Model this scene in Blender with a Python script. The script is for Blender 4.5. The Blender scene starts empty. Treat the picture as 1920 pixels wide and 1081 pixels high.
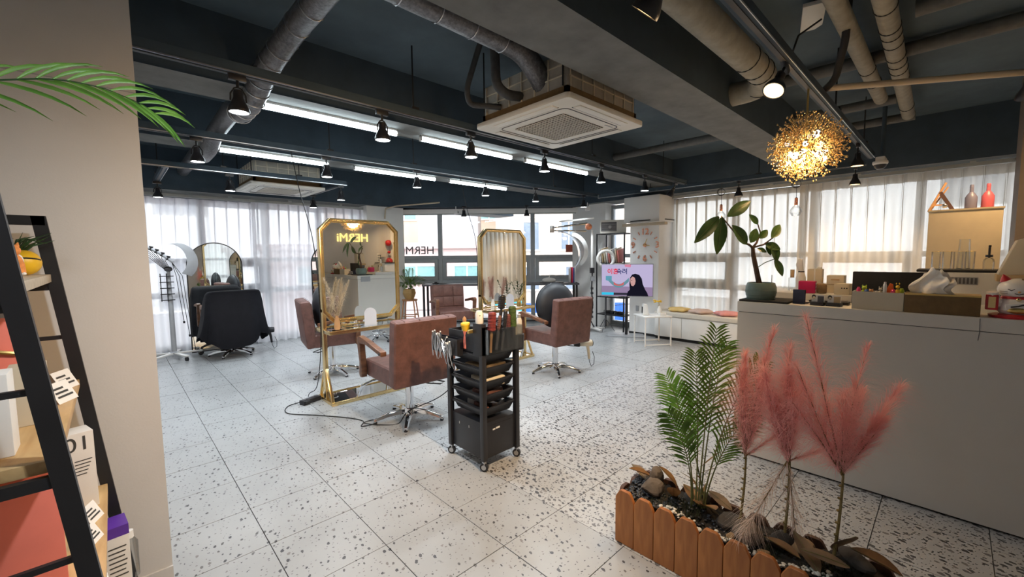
import bpy, bmesh, math, random
from mathutils import Vector, Matrix, Euler
random.seed(7)
PI = math.pi
SC = bpy.context.scene
COL = SC.collection

# ------------------------------------------------------------------ camera
CAMH = 1.4497
def make_camera():
    pit, rol, yaw = -.0793811, -.0101586, .7605155
    fw = Vector((math.sin(yaw)*math.cos(pit), math.cos(yaw)*math.cos(pit), math.sin(pit)))
    rt = Vector((math.cos(yaw), -math.sin(yaw), 0)); up = rt.cross(fw)
    R = rt*math.cos(rol) + up*math.sin(rol); U = -rt*math.sin(rol) + up*math.cos(rol)
    cd = bpy.data.cameras.new('camera'); cam = bpy.data.objects.new('camera', cd); COL.objects.link(cam)
    m = Matrix((R, U, -fw)).transposed().to_4x4(); m.translation = (0, 0, CAMH)
    cam.matrix_world = m
    cd.sensor_fit = 'HORIZONTAL'; cd.sensor_width = 36; cd.lens = 786.82/1920*36
    cd.clip_start = .02; cd.clip_end = 300
    SC.camera = cam
make_camera()

# ------------------------------------------------------------------ world, exposure
w = bpy.data.worlds.new('overcast_sky'); SC.world = w; w.use_nodes = True
wn = w.node_tree; wn.nodes.clear()
wo = wn.nodes.new('ShaderNodeOutputWorld'); wb = wn.nodes.new('ShaderNodeBackground')
wb.inputs['Color'].default_value = (.93, .96, 1.0, 1); wb.inputs['Strength'].default_value = 3.7
wn.links.new(wb.outputs[0], wo.inputs[0])
SC.view_settings.view_transform = 'Standard'; SC.view_settings.look = 'None'
SC.view_settings.gamma = 1; SC.view_settings.use_curve_mapping = False
SC.view_settings.exposure = 0.5
TUBE_POWER = 13.0        # emission strength of the fluorescent tubes
SPOT_POWER = 34.0       # watts of each cool white track lamp
WARM_POWER = 60.0       # watts of each warm track lamp

# ------------------------------------------------------------------ mesh helper
class G:
    def __init__(s): s.v = []; s.f = []; s.M = None; s.mi = []; s.cm = 0
    def _a(s, vs, fs):
        b = len(s.v)
        if s.M is not None: vs = [s.M @ Vector(v) for v in vs]
        s.v += [tuple(v) for v in vs]
        s.f += [tuple(i+b for i in f) for f in fs]; s.mi += [s.cm]*len(fs)
        return s
    def box(s, x0, x1, y0, y1, z0, z1):
        return s._a([(x0,y0,z0),(x1,y0,z0),(x1,y1,z0),(x0,y1,z0),(x0,y0,z1),(x1,y0,z1),(x1,y1,z1),(x0,y1,z1)],
                    [(0,3,2,1),(4,5,6,7),(0,1,5,4),(1,2,6,5),(2,3,7,6),(3,0,4,7)])
    def cbox(s, c, d, rot=None):
        h = [k/2 for k in d]
        vs = [Vector((x*h[0], y*h[1], z*h[2])) for z in (-1,1) for x, y in ((-1,-1),(1,-1),(1,1),(-1,1))]
        if rot is not None:
            if not isinstance(rot, Matrix): rot = Euler(rot).to_matrix()
            vs = [rot @ v for v in vs]
        c = Vector(c)
        return s._a([v+c for v in vs], [(0,3,2,1),(4,5,6,7),(0,1,5,4),(1,2,6,5),(2,3,7,6),(3,0,4,7)])
    def bar(s, p, q, wd, dp, upv=(0,0,1)):
        p, q = Vector(p), Vector(q); d = (q-p); L = d.length; d.normalize()
        u = Vector(upv)
        if abs(d.dot(u)) > .99: u = Vector((0,1,0))
        a = d.cross(u).normalized(); b = a.cross(d).normalized()
        R = Matrix((a, b, d)).transposed()
        return s.cbox((p+q)/2, (wd, dp, L), R)
    def tube(s, pts, r, n=8, caps=True, closed=False):
        pts = [Vector(p) for p in pts]; m = len(pts)
        rs = r if isinstance(r, (list, tuple)) else [r]*m
        prev = None; vs = []
        for i, p in enumerate(pts):
            if closed: t = pts[(i+1) % m] - pts[i-1]
            else: t = pts[min(i+1, m-1)] - pts[max(i-1, 0)]
            if t.length < 1e-9: t = Vector((0,0,1))
            t.normalize()
            if prev is None:
                a = Vector((0,0,1)) if abs(t.z) < .9 else Vector((1,0,0))
                u = t.cross(a).normalized()
            else:
                u = (prev - t*prev.dot(t))
                if u.length < 1e-6: u = t.cross(Vector((0.3,.5,.8)))
                u.normalize()
            prev = u; w_ = t.cross(u)
            for k in range(n):
                an = 2*PI*k/n
                vs.append(p + (u*math.cos(an) + w_*math.sin(an))*rs[i])
        fs = []
        for i in range(m if closed else m-1):
            j = (i+1) % m
            for k in range(n):
                k2 = (k+1) % n
                fs.append((i*n+k, i*n+k2, j*n+k2, j*n+k))
        if caps and not closed:
            fs.append(tuple(range(n-1, -1, -1))); fs.append(tuple((m-1)*n+k for k in range(n)))
        return s._a(vs, fs)
    def cyl(s, p, q, r, r2=None, n=12):
        return s.tube([p, q], [r, r if r2 is None else r2], n)
    def lathe(s, prof, c=(0,0,0), n=20, ax=None):
        # prof: (radius, height) from bottom to top
        c = Vector(c); vs = []; fs = []
        R = Matrix.Identity(3) if ax is None else Vector((0,0,1)).rotation_difference(Vector(ax)).to_matrix()
        for (r, h) in prof:
            for k in range(n):
                a = 2*PI*k/n
                vs.append(c + R @ Vector((r*math.cos(a), r*math.sin(a), h)))
        for i in range(len(prof)-1):
            for k in range(n):
                k2 = (k+1) % n
                fs.append((i*n+k, i*n+k2, (i+1)*n+k2, (i+1)*n+k))
        if prof[0][0] > 1e-5: fs.append(tuple(range(n-1, -1, -1)))
        if prof[-1][0] > 1e-5: fs.append(tuple((len(prof)-1)*n+k for k in range(n)))
        return s._a(vs, fs)
    def ball(s, c, r, nu=12, nv=8, sc=(1,1,1), rot=None):
        c = Vector(c); vs = [Vector((0,0,-1))]
        for j in range(1, nv):
            ph = -PI/2 + PI*j/nv
            for k in range(nu):
                a = 2*PI*k/nu
                vs.append(Vector((math.cos(ph)*math.cos(a), math.cos(ph)*math.sin(a), math.sin(ph))))
        vs.append(Vector((0,0,1)))
        out = []
        for v in vs:
            v = Vector((v.x*r*sc[0], v.y*r*sc[1], v.z*r*sc[2]))
            if rot is not None: v = Euler(rot).to_matrix() @ v
            out.append(v + c)
        fs = []
        for k in range(nu): fs.append((0, 1+(k+1) % nu, 1+k))
        for j in range(nv-2):
            for k in range(nu):
                a = 1+j*nu; fs.append((a+k, a+(k+1) % nu, a+nu+(k+1) % nu, a+nu+k))
        t = len(vs)-1; a = 1+(nv-2)*nu
        for k in range(nu): fs.append((a+k, a+(k+1) % nu, t))
        return s._a(out, fs)
    def prism(s, out, d0, d1, pl='xz'):
        # outline in a plane, extruded along the third axis
        def mp(a, b, d):
            return {'xz': (a, d, b), 'xy': (a, b, d), 'yz': (d, a, b)}[pl]
        n = len(out)
        vs = [mp(a, b, d0) for a, b in out] + [mp(a, b, d1) for a, b in out]
        fs = [tuple(range(n-1, -1, -1)), tuple(range(n, 2*n))] + [(i, (i+1) % n, n+(i+1) % n, n+i) for i in range(n)]
        return s._a(vs, fs)
    def ringprism(s, o, i, d0, d1, pl='xz'):
        def mp(a, b, d):
            return {'xz': (a, d, b), 'xy': (a, b, d), 'yz': (d, a, b)}[pl]
        n = len(o); vs = [mp(a, b, d) for d in (d0, d1) for L in (o, i) for a, b in L]; fs = []
        for k in range(n):
            j = (k+1) % n
            fs += [(k, j, n+j, n+k), (2*n+k, 3*n+k, 3*n+j, 2*n+j), (k, 2*n+k, 2*n+j, j), (n+k, n+j, 3*n+j, 3*n+k)]
        return s._a(vs, fs)
    def grid(s, fn, nu, nv, wrapu=False):
        vs = [fn(i/(nu if wrapu else nu), j/nv) for j in range(nv+1) for i in range(nu+(0 if wrapu else 1))]
        w_ = nu + (0 if wrapu else 1); fs = []
        for j in range(nv):
            for i in range(nu):
                i2 = (i+1) % w_
                fs.append((j*w_+i, j*w_+i2, (j+1)*w_+i2, (j+1)*w_+i))
        return s._a(vs, fs)
    def torus(s, c, R, r, ax=(0,0,1), n=24, m=8, a0=0, a1=2*PI):
        Q = Vector((0,0,1)).rotation_difference(Vector(ax)).to_matrix(); c = Vector(c)
        full = abs(a1-a0-2*PI) < 1e-6
        k = n if full else n+1
        pts = [c + Q @ Vector((R*math.cos(a0+(a1-a0)*i/n), R*math.sin(a0+(a1-a0)*i/n), 0)) for i in range(k)]
        return s.tube(pts, r, m, closed=full)
    def mesh(s, name, bevel=0, seg=2, smooth=True, ang=.6, fix=True):
        me = bpy.data.meshes.new(name)
        if bevel or fix:
            me.from_pydata(s.v, [], s.f)
            if any(s.mi): me.polygons.foreach_set('material_index', s.mi)
            bm = bmesh.new(); bm.from_mesh(me)
            if bevel:
                ed = [e for e in bm.edges if len(e.link_faces) == 2 and e.calc_face_angle(0) > .5]
                bmesh.ops.bevel(bm, geom=ed, offset=bevel, segments=seg, profile=.6, affect='EDGES', clamp_overlap=True)
            bmesh.ops.recalc_face_normals(bm, faces=bm.faces)
            bm.to_mesh(me); bm.free()
        else:
            me.from_pydata(s.v, [], s.f)
            if any(s.mi): me.polygons.foreach_set('material_index', s.mi)
        if smooth:
            me.polygons.foreach_set('use_smooth', [True]*len(me.polygons))
            me.set_sharp_from_angle(angle=ang)
        me.update()
        return me
    def build(s, name, mat, parent=None, **k):
        loc = k.pop('loc', None); rot = k.pop('rot', None)
        me = s.mesh(name, **k)
        return link(name, me, mat, parent, loc, rot)

def link(name, me, mat, parent=None, loc=None, rot=None):
    if mat is not None and len(me.materials) == 0:
        for m in (mat if isinstance(mat, (list, tuple)) else [mat]): me.materials.append(m)
    o = bpy.data.objects.new(name, me); COL.objects.link(o)
    if parent is not None: o.parent = parent
    if loc is not None: o.location = loc
    if rot is not None: o.rotation_euler = rot if isinstance(rot, (tuple, list, Euler)) else (0, 0, rot)
    return o
def tag(o, label, cat, group=None, kind=None):
    o['label'] = label; o['category'] = cat
    if group: o['group'] = group
    if kind: o['kind'] = kind
    return o
def thing(name, label, cat, loc=(0,0,0), rz=0, group=None, parent=None):
    o = bpy.data.objects.new(name, None); COL.objects.link(o)
    o.empty_display_size = .05; o.location = loc; o.rotation_euler = (0, 0, rz) if not isinstance(rz, tuple) else rz
    return tag(o, label, cat, group)
def struct(o): o['kind'] = 'structure'; return o
def sempty(name, loc=(0,0,0), rz=0):
    o = bpy.data.objects.new(name, None); COL.objects.link(o); o.location = loc; o.rotation_euler = (0,0,rz)
    o.empty_display_size = .05; return struct(o)
def copy_tree(o, parent=None):
    c = o.copy(); COL.objects.link(c); c.parent = parent
    for ch in list(o.children): copy_tree(ch, c)
    return c
def dup(o, label, loc, rz=0, group=None, scale=None):
    c = copy_tree(o); c['label'] = label; c.location = loc
    c.rotation_euler = (0, 0, rz) if not isinstance(rz, tuple) else rz
    if group: c['group'] = group
    if scale: c.scale = (scale,)*3
    return c
def text_mesh(txt, size, ext=.002, al='CENTER', sx=1, bold=False):
    cu = bpy.data.curves.new('lettering', 'FONT'); cu.body = txt; cu.size = size; cu.extrude = ext
    cu.align_x = al; cu.align_y = 'CENTER'
    if bold: cu.offset = size*.018
    o = bpy.data.objects.new('lettering', cu); COL.objects.link(o)
    bpy.context.view_layer.update()
    dg = bpy.context.evaluated_depsgraph_get()
    me = bpy.data.meshes.new_from_object(o.evaluated_get(dg))
    bpy.data.objects.remove(o); bpy.data.curves.remove(cu)
    for v in me.vertices: v.co.x *= sx
    me.materials.clear()
    return me
def lamp(kind, parent, loc, energy, color, size=.05, spot=None, blend=.6, rot=None):
    l = bpy.data.lights.new('lamp_light', kind); l.energy = energy; l.color = color
    if kind == 'SPOT': l.spot_size = spot; l.spot_blend = blend
    if kind in ('SPOT', 'POINT'): l.shadow_soft_size = size
    o = bpy.data.objects.new('lamp_light', l); COL.objects.link(o); o.parent = parent; o.location = loc
    if rot: o.rotation_euler = rot
    return o
ORD = ['first','second','third','fourth','fifth','sixth','seventh','eighth','ninth','tenth','eleventh','twelfth',
       'thirteenth','fourteenth','fifteenth','sixteenth','seventeenth','eighteenth','nineteenth','twentieth']
def rnd(a, b): return random.uniform(a, b)

# ------------------------------------------------------------------ materials
def mat(name, col, rough=.5, metal=0, var=0, vs=8, bump=0, bs=60, spec=None, emit=None, es=1, coat=0, col2=None, stretch=None, sheen=0, trans=0, alpha=1):
    m = bpy.data.materials.new(name); m.use_nodes = True
    nt = m.node_tree; b = nt.nodes['Principled BSDF']; L = nt.links.new
    c = tuple(col)+(1,)
    b.inputs['Base Color'].default_value = c; b.inputs['Roughness'].default_value = rough; b.inputs['Metallic'].default_value = metal
    if spec is not None: b.inputs['Specular IOR Level'].default_value = spec
    if coat: b.inputs['Coat Weight'].default_value = coat
    if sheen: b.inputs['Sheen Weight'].default_value = sheen
    if trans: b.inputs['Transmission Weight'].default_value = trans
    if alpha < 1: b.inputs['Alpha'].default_value = alpha
    if emit: b.inputs['Emission Color'].default_value = tuple(emit)+(1,); b.inputs['Emission Strength'].default_value = es
    tc = nt.nodes.new('ShaderNodeTexCoord'); src = tc.outputs['Object']
    if stretch:
        mp = nt.nodes.new('ShaderNodeMapping'); mp.inputs['Scale'].default_value = stretch; L(src, mp.inputs['Vector']); src = mp.outputs[0]
    if var or col2:
        n = nt.nodes.new('ShaderNodeTexNoise'); n.inputs['Scale'].default_value = vs; n.inputs['Detail'].default_value = 5; n.inputs['Roughness'].default_value = .6
        L(src, n.inputs['Vector'])
        r = nt.nodes.new('ShaderNodeValToRGB'); r.color_ramp.elements[0].position = .3; r.color_ramp.elements[1].position = .7
        a = tuple(max(0, k*(1-var)) for k in col)+(1,) if not col2 else tuple(col2)+(1,)
        d = tuple(min(1, k*(1+var)) for k in col)+(1,) if not col2 else c
        r.color_ramp.elements[0].color = a; r.color_ramp.elements[1].color = d
        L(n.outputs['Fac'], r.inputs['Fac']); L(r.outputs['Color'], b.inputs['Base Color'])
    if bump:
        n2 = nt.nodes.new('ShaderNodeTexNoise'); n2.inputs['Scale'].default_value = bs; n2.inputs['Detail'].default_value = 4
        L(src, n2.inputs['Vector'])
        bp = nt.nodes.new('ShaderNodeBump'); bp.inputs['Strength'].default_value = bump; bp.inputs['Distance'].default_value = .004
        L(n2.outputs['Fac'], bp.inputs['Height']); L(bp.outputs[0], b.inputs['Normal'])
    return m
def wood(name, c1, c2, scale=(1,1,1), rough=.45, ws=6):
    m = bpy.data.materials.new(name); m.use_nodes = True
    nt = m.node_tree; b = nt.nodes['Principled BSDF']; L = nt.links.new
    tc = nt.nodes.new('ShaderNodeTexCoord'); mp = nt.nodes.new('ShaderNodeMapping'); mp.inputs['Scale'].default_value = scale
    n = nt.nodes.new('ShaderNodeTexNoise'); n.inputs['Scale'].default_value = ws; n.inputs['Detail'].default_value = 8; n.inputs['Distortion'].default_value = .4
    r = nt.nodes.new('ShaderNodeValToRGB')
    r.color_ramp.elements[0].position = .32; r.color_ramp.elements[0].color = tuple(c1)+(1,)
    r.color_ramp.elements[1].position = .68; r.color_ramp.elements[1].color = tuple(c2)+(1,)
    L(tc.outputs['Object'], mp.inputs[0]); L(mp.outputs[0], n.inputs['Vector']); L(n.outputs['Fac'], r.inputs[0]); L(r.outputs[0], b.inputs['Base Color'])
    b.inputs['Roughness'].default_value = rough
    bp = nt.nodes.new('ShaderNodeBump'); bp.inputs['Strength'].default_value = .15; bp.inputs['Distance'].default_value = .003
    L(n.outputs['Fac'], bp.inputs['Height']); L(bp.outputs[0], b.inputs['Normal'])
    return m
def terrazzo(name, base, dens, size, scale, dark=(.05,.05,.055)):
    m = bpy.data.materials.new(name); m.use_nodes = True
    nt = m.node_tree; b = nt.nodes['Principled BSDF']; L = nt.links.new; N = nt.nodes.new
    geo = N('ShaderNodeNewGeometry')
    def chips(sc, off, den, sz):
        mp = N('ShaderNodeMapping'); mp.inputs['Location'].default_value = off; mp.inputs['Rotation'].default_value = (0, 0, off[0])
        L(geo.outputs['Position'], mp.inputs[0])
        nz = N('ShaderNodeTexNoise'); nz.inputs['Scale'].default_value = sc*1.6; nz.inputs['Detail'].default_value = 2; L(mp.outputs[0], nz.inputs['Vector'])
        ad = N('ShaderNodeVectorMath'); ad.operation = 'MULTIPLY_ADD'; ad.inputs[1].default_value = (.5/sc,)*3
        L(nz.outputs['Color'], ad.inputs[0]); L(mp.outputs[0], ad.inputs[2])
        st = N('ShaderNodeVectorMath'); st.operation = 'MULTIPLY'; st.inputs[1].default_value = (1, .62, 0); L(ad.outputs[0], st.inputs[0])
        vo = N('ShaderNodeTexVoronoi'); vo.voronoi_dimensions = '2D'; vo.inputs['Scale'].default_value = sc; L(st.outputs[0], vo.inputs['Vector'])
        sp = N('ShaderNodeSeparateColor'); L(vo.outputs['Color'], sp.inputs[0])
        # chip where distance < size*rand and rand2 < density
        mu = N('ShaderNodeMath'); mu.operation = 'MULTIPLY'; mu.inputs[1].default_value = sz; L(sp.outputs[0], mu.inputs[0])
        lt = N('ShaderNodeMath'); lt.operation = 'LESS_THAN'; L(vo.outputs['Distance'], lt.inputs[0]); L(mu.outputs[0], lt.inputs[1])
        l2 = N('ShaderNodeMath'); l2.operation = 'LESS_THAN'; l2.inputs[1].default_value = den; L(sp.outputs[1], l2.inputs[0])
        m2 = N('ShaderNodeMath'); m2.operation = 'MULTIPLY'; L(lt.outputs[0], m2.inputs[0]); L(l2.outputs[0], m2.inputs[1])
        return m2.outputs[0], sp.outputs[2]
    a, ra = chips(scale, (.3, .7, 0), dens, size)
    c, rc = chips(scale*1.9, (1.9, .2, 0), dens*.9, size*.8)
    mx = N('ShaderNodeMath'); mx.operation = 'MAXIMUM'; L(a, mx.inputs[0]); L(c, mx.inputs[1])
    dk = N('ShaderNodeMixRGB'); dk.inputs[1].default_value = tuple(dark)+(1,); dk.inputs[2].default_value = (.2, .19, .185, 1)
    pw = N('ShaderNodeMath'); pw.operation = 'POWER'; pw.inputs[1].default_value = 2.5; L(ra, pw.inputs[0]); L(pw.outputs[0], dk.inputs[0])
    cl = N('ShaderNodeTexNoise'); cl.inputs['Scale'].default_value = 2.2; cl.inputs['Detail'].default_value = 6; L(geo.outputs['Position'], cl.inputs['Vector'])
    br = N('ShaderNodeValToRGB'); br.color_ramp.elements[0].position = .3; br.color_ramp.elements[1].position = .7
    br.color_ramp.elements[0].color = tuple(k*.84 for k in base)+(1,); br.color_ramp.elements[1].color = tuple(base)+(1,)
    L(cl.outputs['Fac'], br.inputs[0])
    mix = N('ShaderNodeMixRGB'); L(mx.outputs[0], mix.inputs[0]); L(br.outputs[0], mix.inputs[1]); L(dk.outputs[0], mix.inputs[2])
    L(mix.outputs[0], b.inputs['Base Color'])
    rn = N('ShaderNodeMapRange'); rn.inputs[3].default_value = .22; rn.inputs[4].default_value = .42; L(cl.outputs['Fac'], rn.inputs[0]); L(rn.outputs[0], b.inputs['Roughness'])
    b.inputs['Specular IOR Level'].default_value = .45
    return m
def glassy(name, tint=(1,1,1), refl=1.0, rough=.0):
    m = bpy.data.materials.new(name); m.use_nodes = True
    nt = m.node_tree; nt.nodes.clear(); N = nt.nodes.new
    o = N('ShaderNodeOutputMaterial'); t = N('ShaderNodeBsdfTransparent'); t.inputs[0].default_value = tuple(tint)+(1,)
    g = N('ShaderNodeBsdfGlossy'); g.inputs['Roughness'].default_value = rough
    fr = N('ShaderNodeFresnel'); fr.inputs[0].default_value = 1.45
    fm = N('ShaderNodeMath'); fm.operation = 'MULTIPLY'; fm.inputs[1].default_value = refl; nt.links.new(fr.outputs[0], fm.inputs[0])
    mx = N('ShaderNodeMixShader'); nt.links.new(fm.outputs[0], mx.inputs[0]); nt.links.new(t.outputs[0], mx.inputs[1]); nt.links.new(g.outputs[0], mx.inputs[2])
    nt.links.new(mx.outputs[0], o.inputs[0])
    return m
def sheer(name, col, tr=.3, tl=.6):
    m = bpy.data.materials.new(name); m.use_nodes = True
    nt = m.node_tree; nt.nodes.clear(); N = nt.nodes.new; L = nt.links.new
    o = N('ShaderNodeOutputMaterial'); t = N('ShaderNodeBsdfTransparent'); t.inputs[0].default_value = (1,1,1,1)
    d = N('ShaderNodeBsdfDiffuse'); d.inputs[0].default_value = tuple(col)+(1,)
    l = N('ShaderNodeBsdfTranslucent'); l.inputs[0].default_value = tuple(col)+(1,)
    tc = N('ShaderNodeTexCoord'); wv = N('ShaderNodeTexNoise'); wv.inputs['Scale'].default_value = 400; L(tc.outputs['Object'], wv.inputs['Vector'])
    mr = N('ShaderNodeMapRange'); mr.inputs[3].default_value = tr-.08; mr.inputs[4].default_value = tr+.08; L(wv.outputs['Fac'], mr.inputs[0])
    a = N('ShaderNodeMixShader'); a.inputs[0].default_value = tl; L(d.outputs[0], a.inputs[1]); L(l.outputs[0], a.inputs[2])
    b = N('ShaderNodeMixShader'); L(mr.outputs[0], b.inputs[0]); L(a.outputs[0], b.inputs[1]); L(t.outputs[0], b.inputs[2])
    L(b.outputs[0], o.inputs[0])
    return m
def emission(name, col, st):
    m = bpy.data.materials.new(name); m.use_nodes = True
    nt = m.node_tree; nt.nodes.clear(); N = nt.nodes.new
    o = N('ShaderNodeOutputMaterial'); e = N('ShaderNodeEmission'); e.inputs[0].default_value = tuple(col)+(1,); e.inputs[1].default_value = st
    nt.links.new(e.outputs[0], o.inputs[0])
    return m
def leafmat(name, c, c2, tl=.25, rough=.45):
    m = bpy.data.materials.new(name); m.use_nodes = True
    nt = m.node_tree; b = nt.nodes['Principled BSDF']; N = nt.nodes.new; L = nt.links.new
    tc = N('ShaderNodeTexCoord'); n = N('ShaderNodeTexNoise'); n.inputs['Scale'].default_value = 9; n.inputs['Detail'].default_value = 4
    r = N('ShaderNodeValToRGB'); r.color_ramp.elements[0].color = tuple(c)+(1,); r.color_ramp.elements[1].color = tuple(c2)+(1,)
    r.color_ramp.elements[0].position = .35; r.color_ramp.elements[1].position = .65
    L(tc.outputs['Object'], n.inputs['Vector']); L(n.outputs[0], r.inputs[0]); L(r.outputs[0], b.inputs['Base Color'])
    b.inputs['Roughness'].default_value = rough
    t = N('ShaderNodeBsdfTranslucent'); L(r.outputs[0], t.inputs[0])
    mx = N('ShaderNodeMixShader'); mx.inputs[0].default_value = tl
    L(b.outputs[0], mx.inputs[1]); L(t.outputs[0], mx.inputs[2]); L(mx.outputs[0], nt.nodes['Material Output'].inputs[0])
    return m

M = {}
M['wall'] = mat('painted_wall', (.585,.575,.568), .8, var=.03, vs=3, bump=.08, bs=160)
M['wallwhite'] = mat('white_wall', (.78,.77,.75), .7, var=.03, vs=3)
M['ceil'] = mat('dark_painted_concrete', (.066,.098,.122), .85, var=.22, vs=2.2, bump=.5, bs=14)
M['beamface'] = mat('beam_paint', (.042,.065,.088), .85, var=.2, vs=3, bump=.3, bs=20)
M['beamunder'] = mat('raw_concrete_grey', (.15,.155,.15), .85, var=.22, vs=5, bump=.5, bs=18)
M['tile'] = terrazzo('terrazzo_tile_sparse', (.36,.37,.378), .5, .25, 33)
M['tiled'] = terrazzo('terrazzo_tile_dense', (.425,.43,.435), 1.0, .36, 34)
M['grout'] = mat('grout', (.09,.09,.09), .9, var=.1)
M['black'] = mat('black_metal', (.012,.012,.014), .45, var=.1)
M['blackp'] = mat('black_plastic', (.016,.016,.02), .38, var=.15)
M['blackm'] = mat('black_matte', (.014,.014,.015), .75, var=.2, vs=20)
M['cape'] = mat('black_cape_cloth', (.007,.007,.010), .75, var=.2, vs=14, bump=.2, bs=40, spec=.2)
M['vinyl'] = mat('black_cushion_vinyl', (.014,.016,.021), .5, var=.2, vs=10)
M['leather'] = mat('brown_leather', (.135,.060,.048), .5, var=.3, vs=14, bump=.25, bs=90)
M['leatherd'] = mat('brown_leather_seam', (.07,.03,.025), .6, var=.2)
M['armwood'] = wood('dark_walnut', (.09,.035,.018), (.2,.085,.04), (1,6,6), .4)
M['chrome'] = mat('chrome', (.75,.76,.78), .1, 1, var=.05)
M['steel'] = mat('brushed_steel', (.55,.56,.58), .28, 1, var=.06)
M['gold'] = mat('polished_gold', (.80,.60,.30), .2, 1, var=.08)
M['goldm'] = mat('satin_gold', (.62,.45,.16), .3, .85, var=.1)
M['mirror'] = mat('mirror_glass', (.86,.88,.86), .0, 1)
M['white'] = mat('white_plastic', (.72,.71,.69), .45, var=.03)
M['whitem'] = mat('white_lacquer', (.78,.77,.74), .35, var=.02)
M['grey'] = mat('grey_plastic', (.35,.36,.38), .4, var=.05)
M['dgrey'] = mat('dark_grey_plastic', (.09,.09,.1), .5, var=.1)
M['alu'] = mat('aluminium_frame', (.33,.36,.38), .5, .2, var=.06)
M['aludark'] = mat('window_gasket', (.05,.055,.06), .6, var=.1)
M['pane'] = glassy('window_glass', (.98,.99,.99))
M['glass'] = glassy('clear_glass', (.96,.97,.97), .5)
M['acryl'] = glassy('clear_acrylic', (.92,.94,.95), .5)
M['curtL'] = sheer('white_sheer_curtain', (.86,.86,.89), .11, .6)
M['curtR'] = sheer('ivory_sheer_curtain', (.74,.71,.655), .10, .58)
M['rail'] = mat('curtain_rail', (.36,.38,.37), .5, var=.05)
M['duct'] = mat('wrapped_duct', (.15,.15,.16), .34, .55, var=.4, vs=16, bump=.8, bs=30, stretch=(3,3,3))
M['ductd'] = mat('dark_insulation', (.04,.042,.045), .7, var=.3, vs=20, bump=.6, bs=40)
M['pipe'] = mat('beige_painted_pipe', (.26,.24,.19), .65, var=.2, vs=14, bump=.4, bs=40)
M['piped'] = mat('dark_painted_pipe', (.1,.1,.095), .7, var=.2, vs=14, bump=.4, bs=40)
M['piper'] = mat('cream_pipe', (.52,.42,.3), .5, var=.08)
M['acwhite'] = mat('cassette_panel', (.68,.66,.6), .45, var=.03)
M['acfoam'] = mat('cassette_body', (.36,.33,.28), .6, var=.12, vs=10)
M['acgrill'] = mat('cassette_grille', (.07,.05,.04), .6, var=.1)
M['tube'] = emission('fluorescent_tube', (.80,.94,1.0), TUBE_POWER)
M['coolface'] = emission('cool_lamp_face', (.92,.97,1.0), 14)
M['warmface'] = emission('warm_lamp_face', (1.0,.62,.26), 3.2)
M['dimface'] = mat('unlit_lamp_face', (.55,.5,.45), .2, var=.05)
M['bulb'] = emission('warm_filament', (1.0,.62,.22), 12)
M['crystal'] = mat('gold_crystal_bead', (.9,.62,.3), .22, .65, var=.2)
M['globe'] = emission('white_chandelier_globe', (.8,.95,1.0), 1.6)
M['led'] = emission('chandelier_bulb', (1.0,.88,.55), 9)
M['copper'] = mat('copper', (.75,.32,.2), .25, 1, var=.08)
M['counter'] = mat('counter_laminate', (.62,.60,.565), .4, var=.03, vs=2, bump=.05, bs=60)
M['countertop'] = mat('counter_top', (.66,.64,.60), .4, var=.03)
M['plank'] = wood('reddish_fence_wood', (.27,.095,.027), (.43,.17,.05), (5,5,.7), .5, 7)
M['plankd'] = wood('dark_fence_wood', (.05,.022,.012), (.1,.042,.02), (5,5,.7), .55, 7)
M['oak'] = wood('oak_board', (.42,.25,.1), (.62,.42,.2), (4,.6,4), .45, 7)
M['oakl'] = wood('pale_oak_board', (.42,.36,.28), (.55,.48,.38), (1,6,6), .45, 7)
M['soil'] = mat('dark_soil', (.018,.014,.01), .95, var=.5, vs=40, bump=1, bs=80)
M['moss'] = mat('dark_moss', (.018,.024,.009), .95, var=.5, vs=30, bump=1, bs=120)
M['rock'] = mat('brown_grey_rock', (.12,.095,.075), .9, var=.35, vs=14, bump=1, bs=40)
M['rockd'] = mat('dark_rock', (.045,.04,.036), .85, var=.4, vs=14, bump=1, bs=40)
M['rockt'] = mat('tan_rock', (.26,.17,.09), .9, var=.35, vs=14, bump=1, bs=40)
M['pebble'] = mat('black_pebble', (.02,.021,.025), .45, var=.4, vs=30)
M['wpebble'] = mat('white_pebble', (.6,.57,.5), .6, var=.2, vs=20)
M['dryleaf'] = leafmat('dry_leaf', (.13,.06,.022), (.3,.16,.06), .15, .6)
M['dryleaf2'] = leafmat('grey_dry_leaf', (.1,.07,.045), (.22,.15,.09), .12, .65)
M['palm'] = leafmat('palm_leaf', (.05,.11,.014), (.14,.24,.04), .35)
M['palmb'] = leafmat('bright_palm_leaf', (.09,.24,.03), (.2,.4,.07), .35)
M['palmd'] = leafmat('dark_palm_leaf', (.02,.05,.02), (.05,.12,.04), .25)
M['ficus'] = leafmat('rubber_leaf', (.03,.075,.015), (.07,.14,.03), .12, .3)
M['stem'] = mat('green_brown_stem', (.12,.13,.04), .6, var=.3, vs=30)
M['bark'] = mat('brown_bark', (.1,.055,.03), .8, var=.4, vs=20, bump=.6, bs=60)
M['pampstem'] = mat('olive_stem', (.2,.15,.05), .6, var=.25, vs=30)
M['pink'] = leafmat('pink_plume', (.88,.47,.46), (.95,.62,.60), .5, .8)
M['pinkp'] = leafmat('pale_pink_plume', (.75,.6,.52), (.8,.68,.6), .5, .8)
M['beigep'] = leafmat('beige_plume', (.7,.58,.42), (.85,.76,.62), .45, .8)
M['dustp'] = leafmat('dusty_pink_plume', (.5,.3,.25), (.66,.44,.38), .4, .8)
M['celadon'] = mat('celadon_glaze', (.16,.22,.19), .35, var=.15, vs=12)
M['terracotta'] = mat('tan_faceted_pot', (.45,.28,.1), .6, var=.1)
M['cream'] = mat('cream_board', (.60,.5,.34), .6, var=.05)
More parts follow.
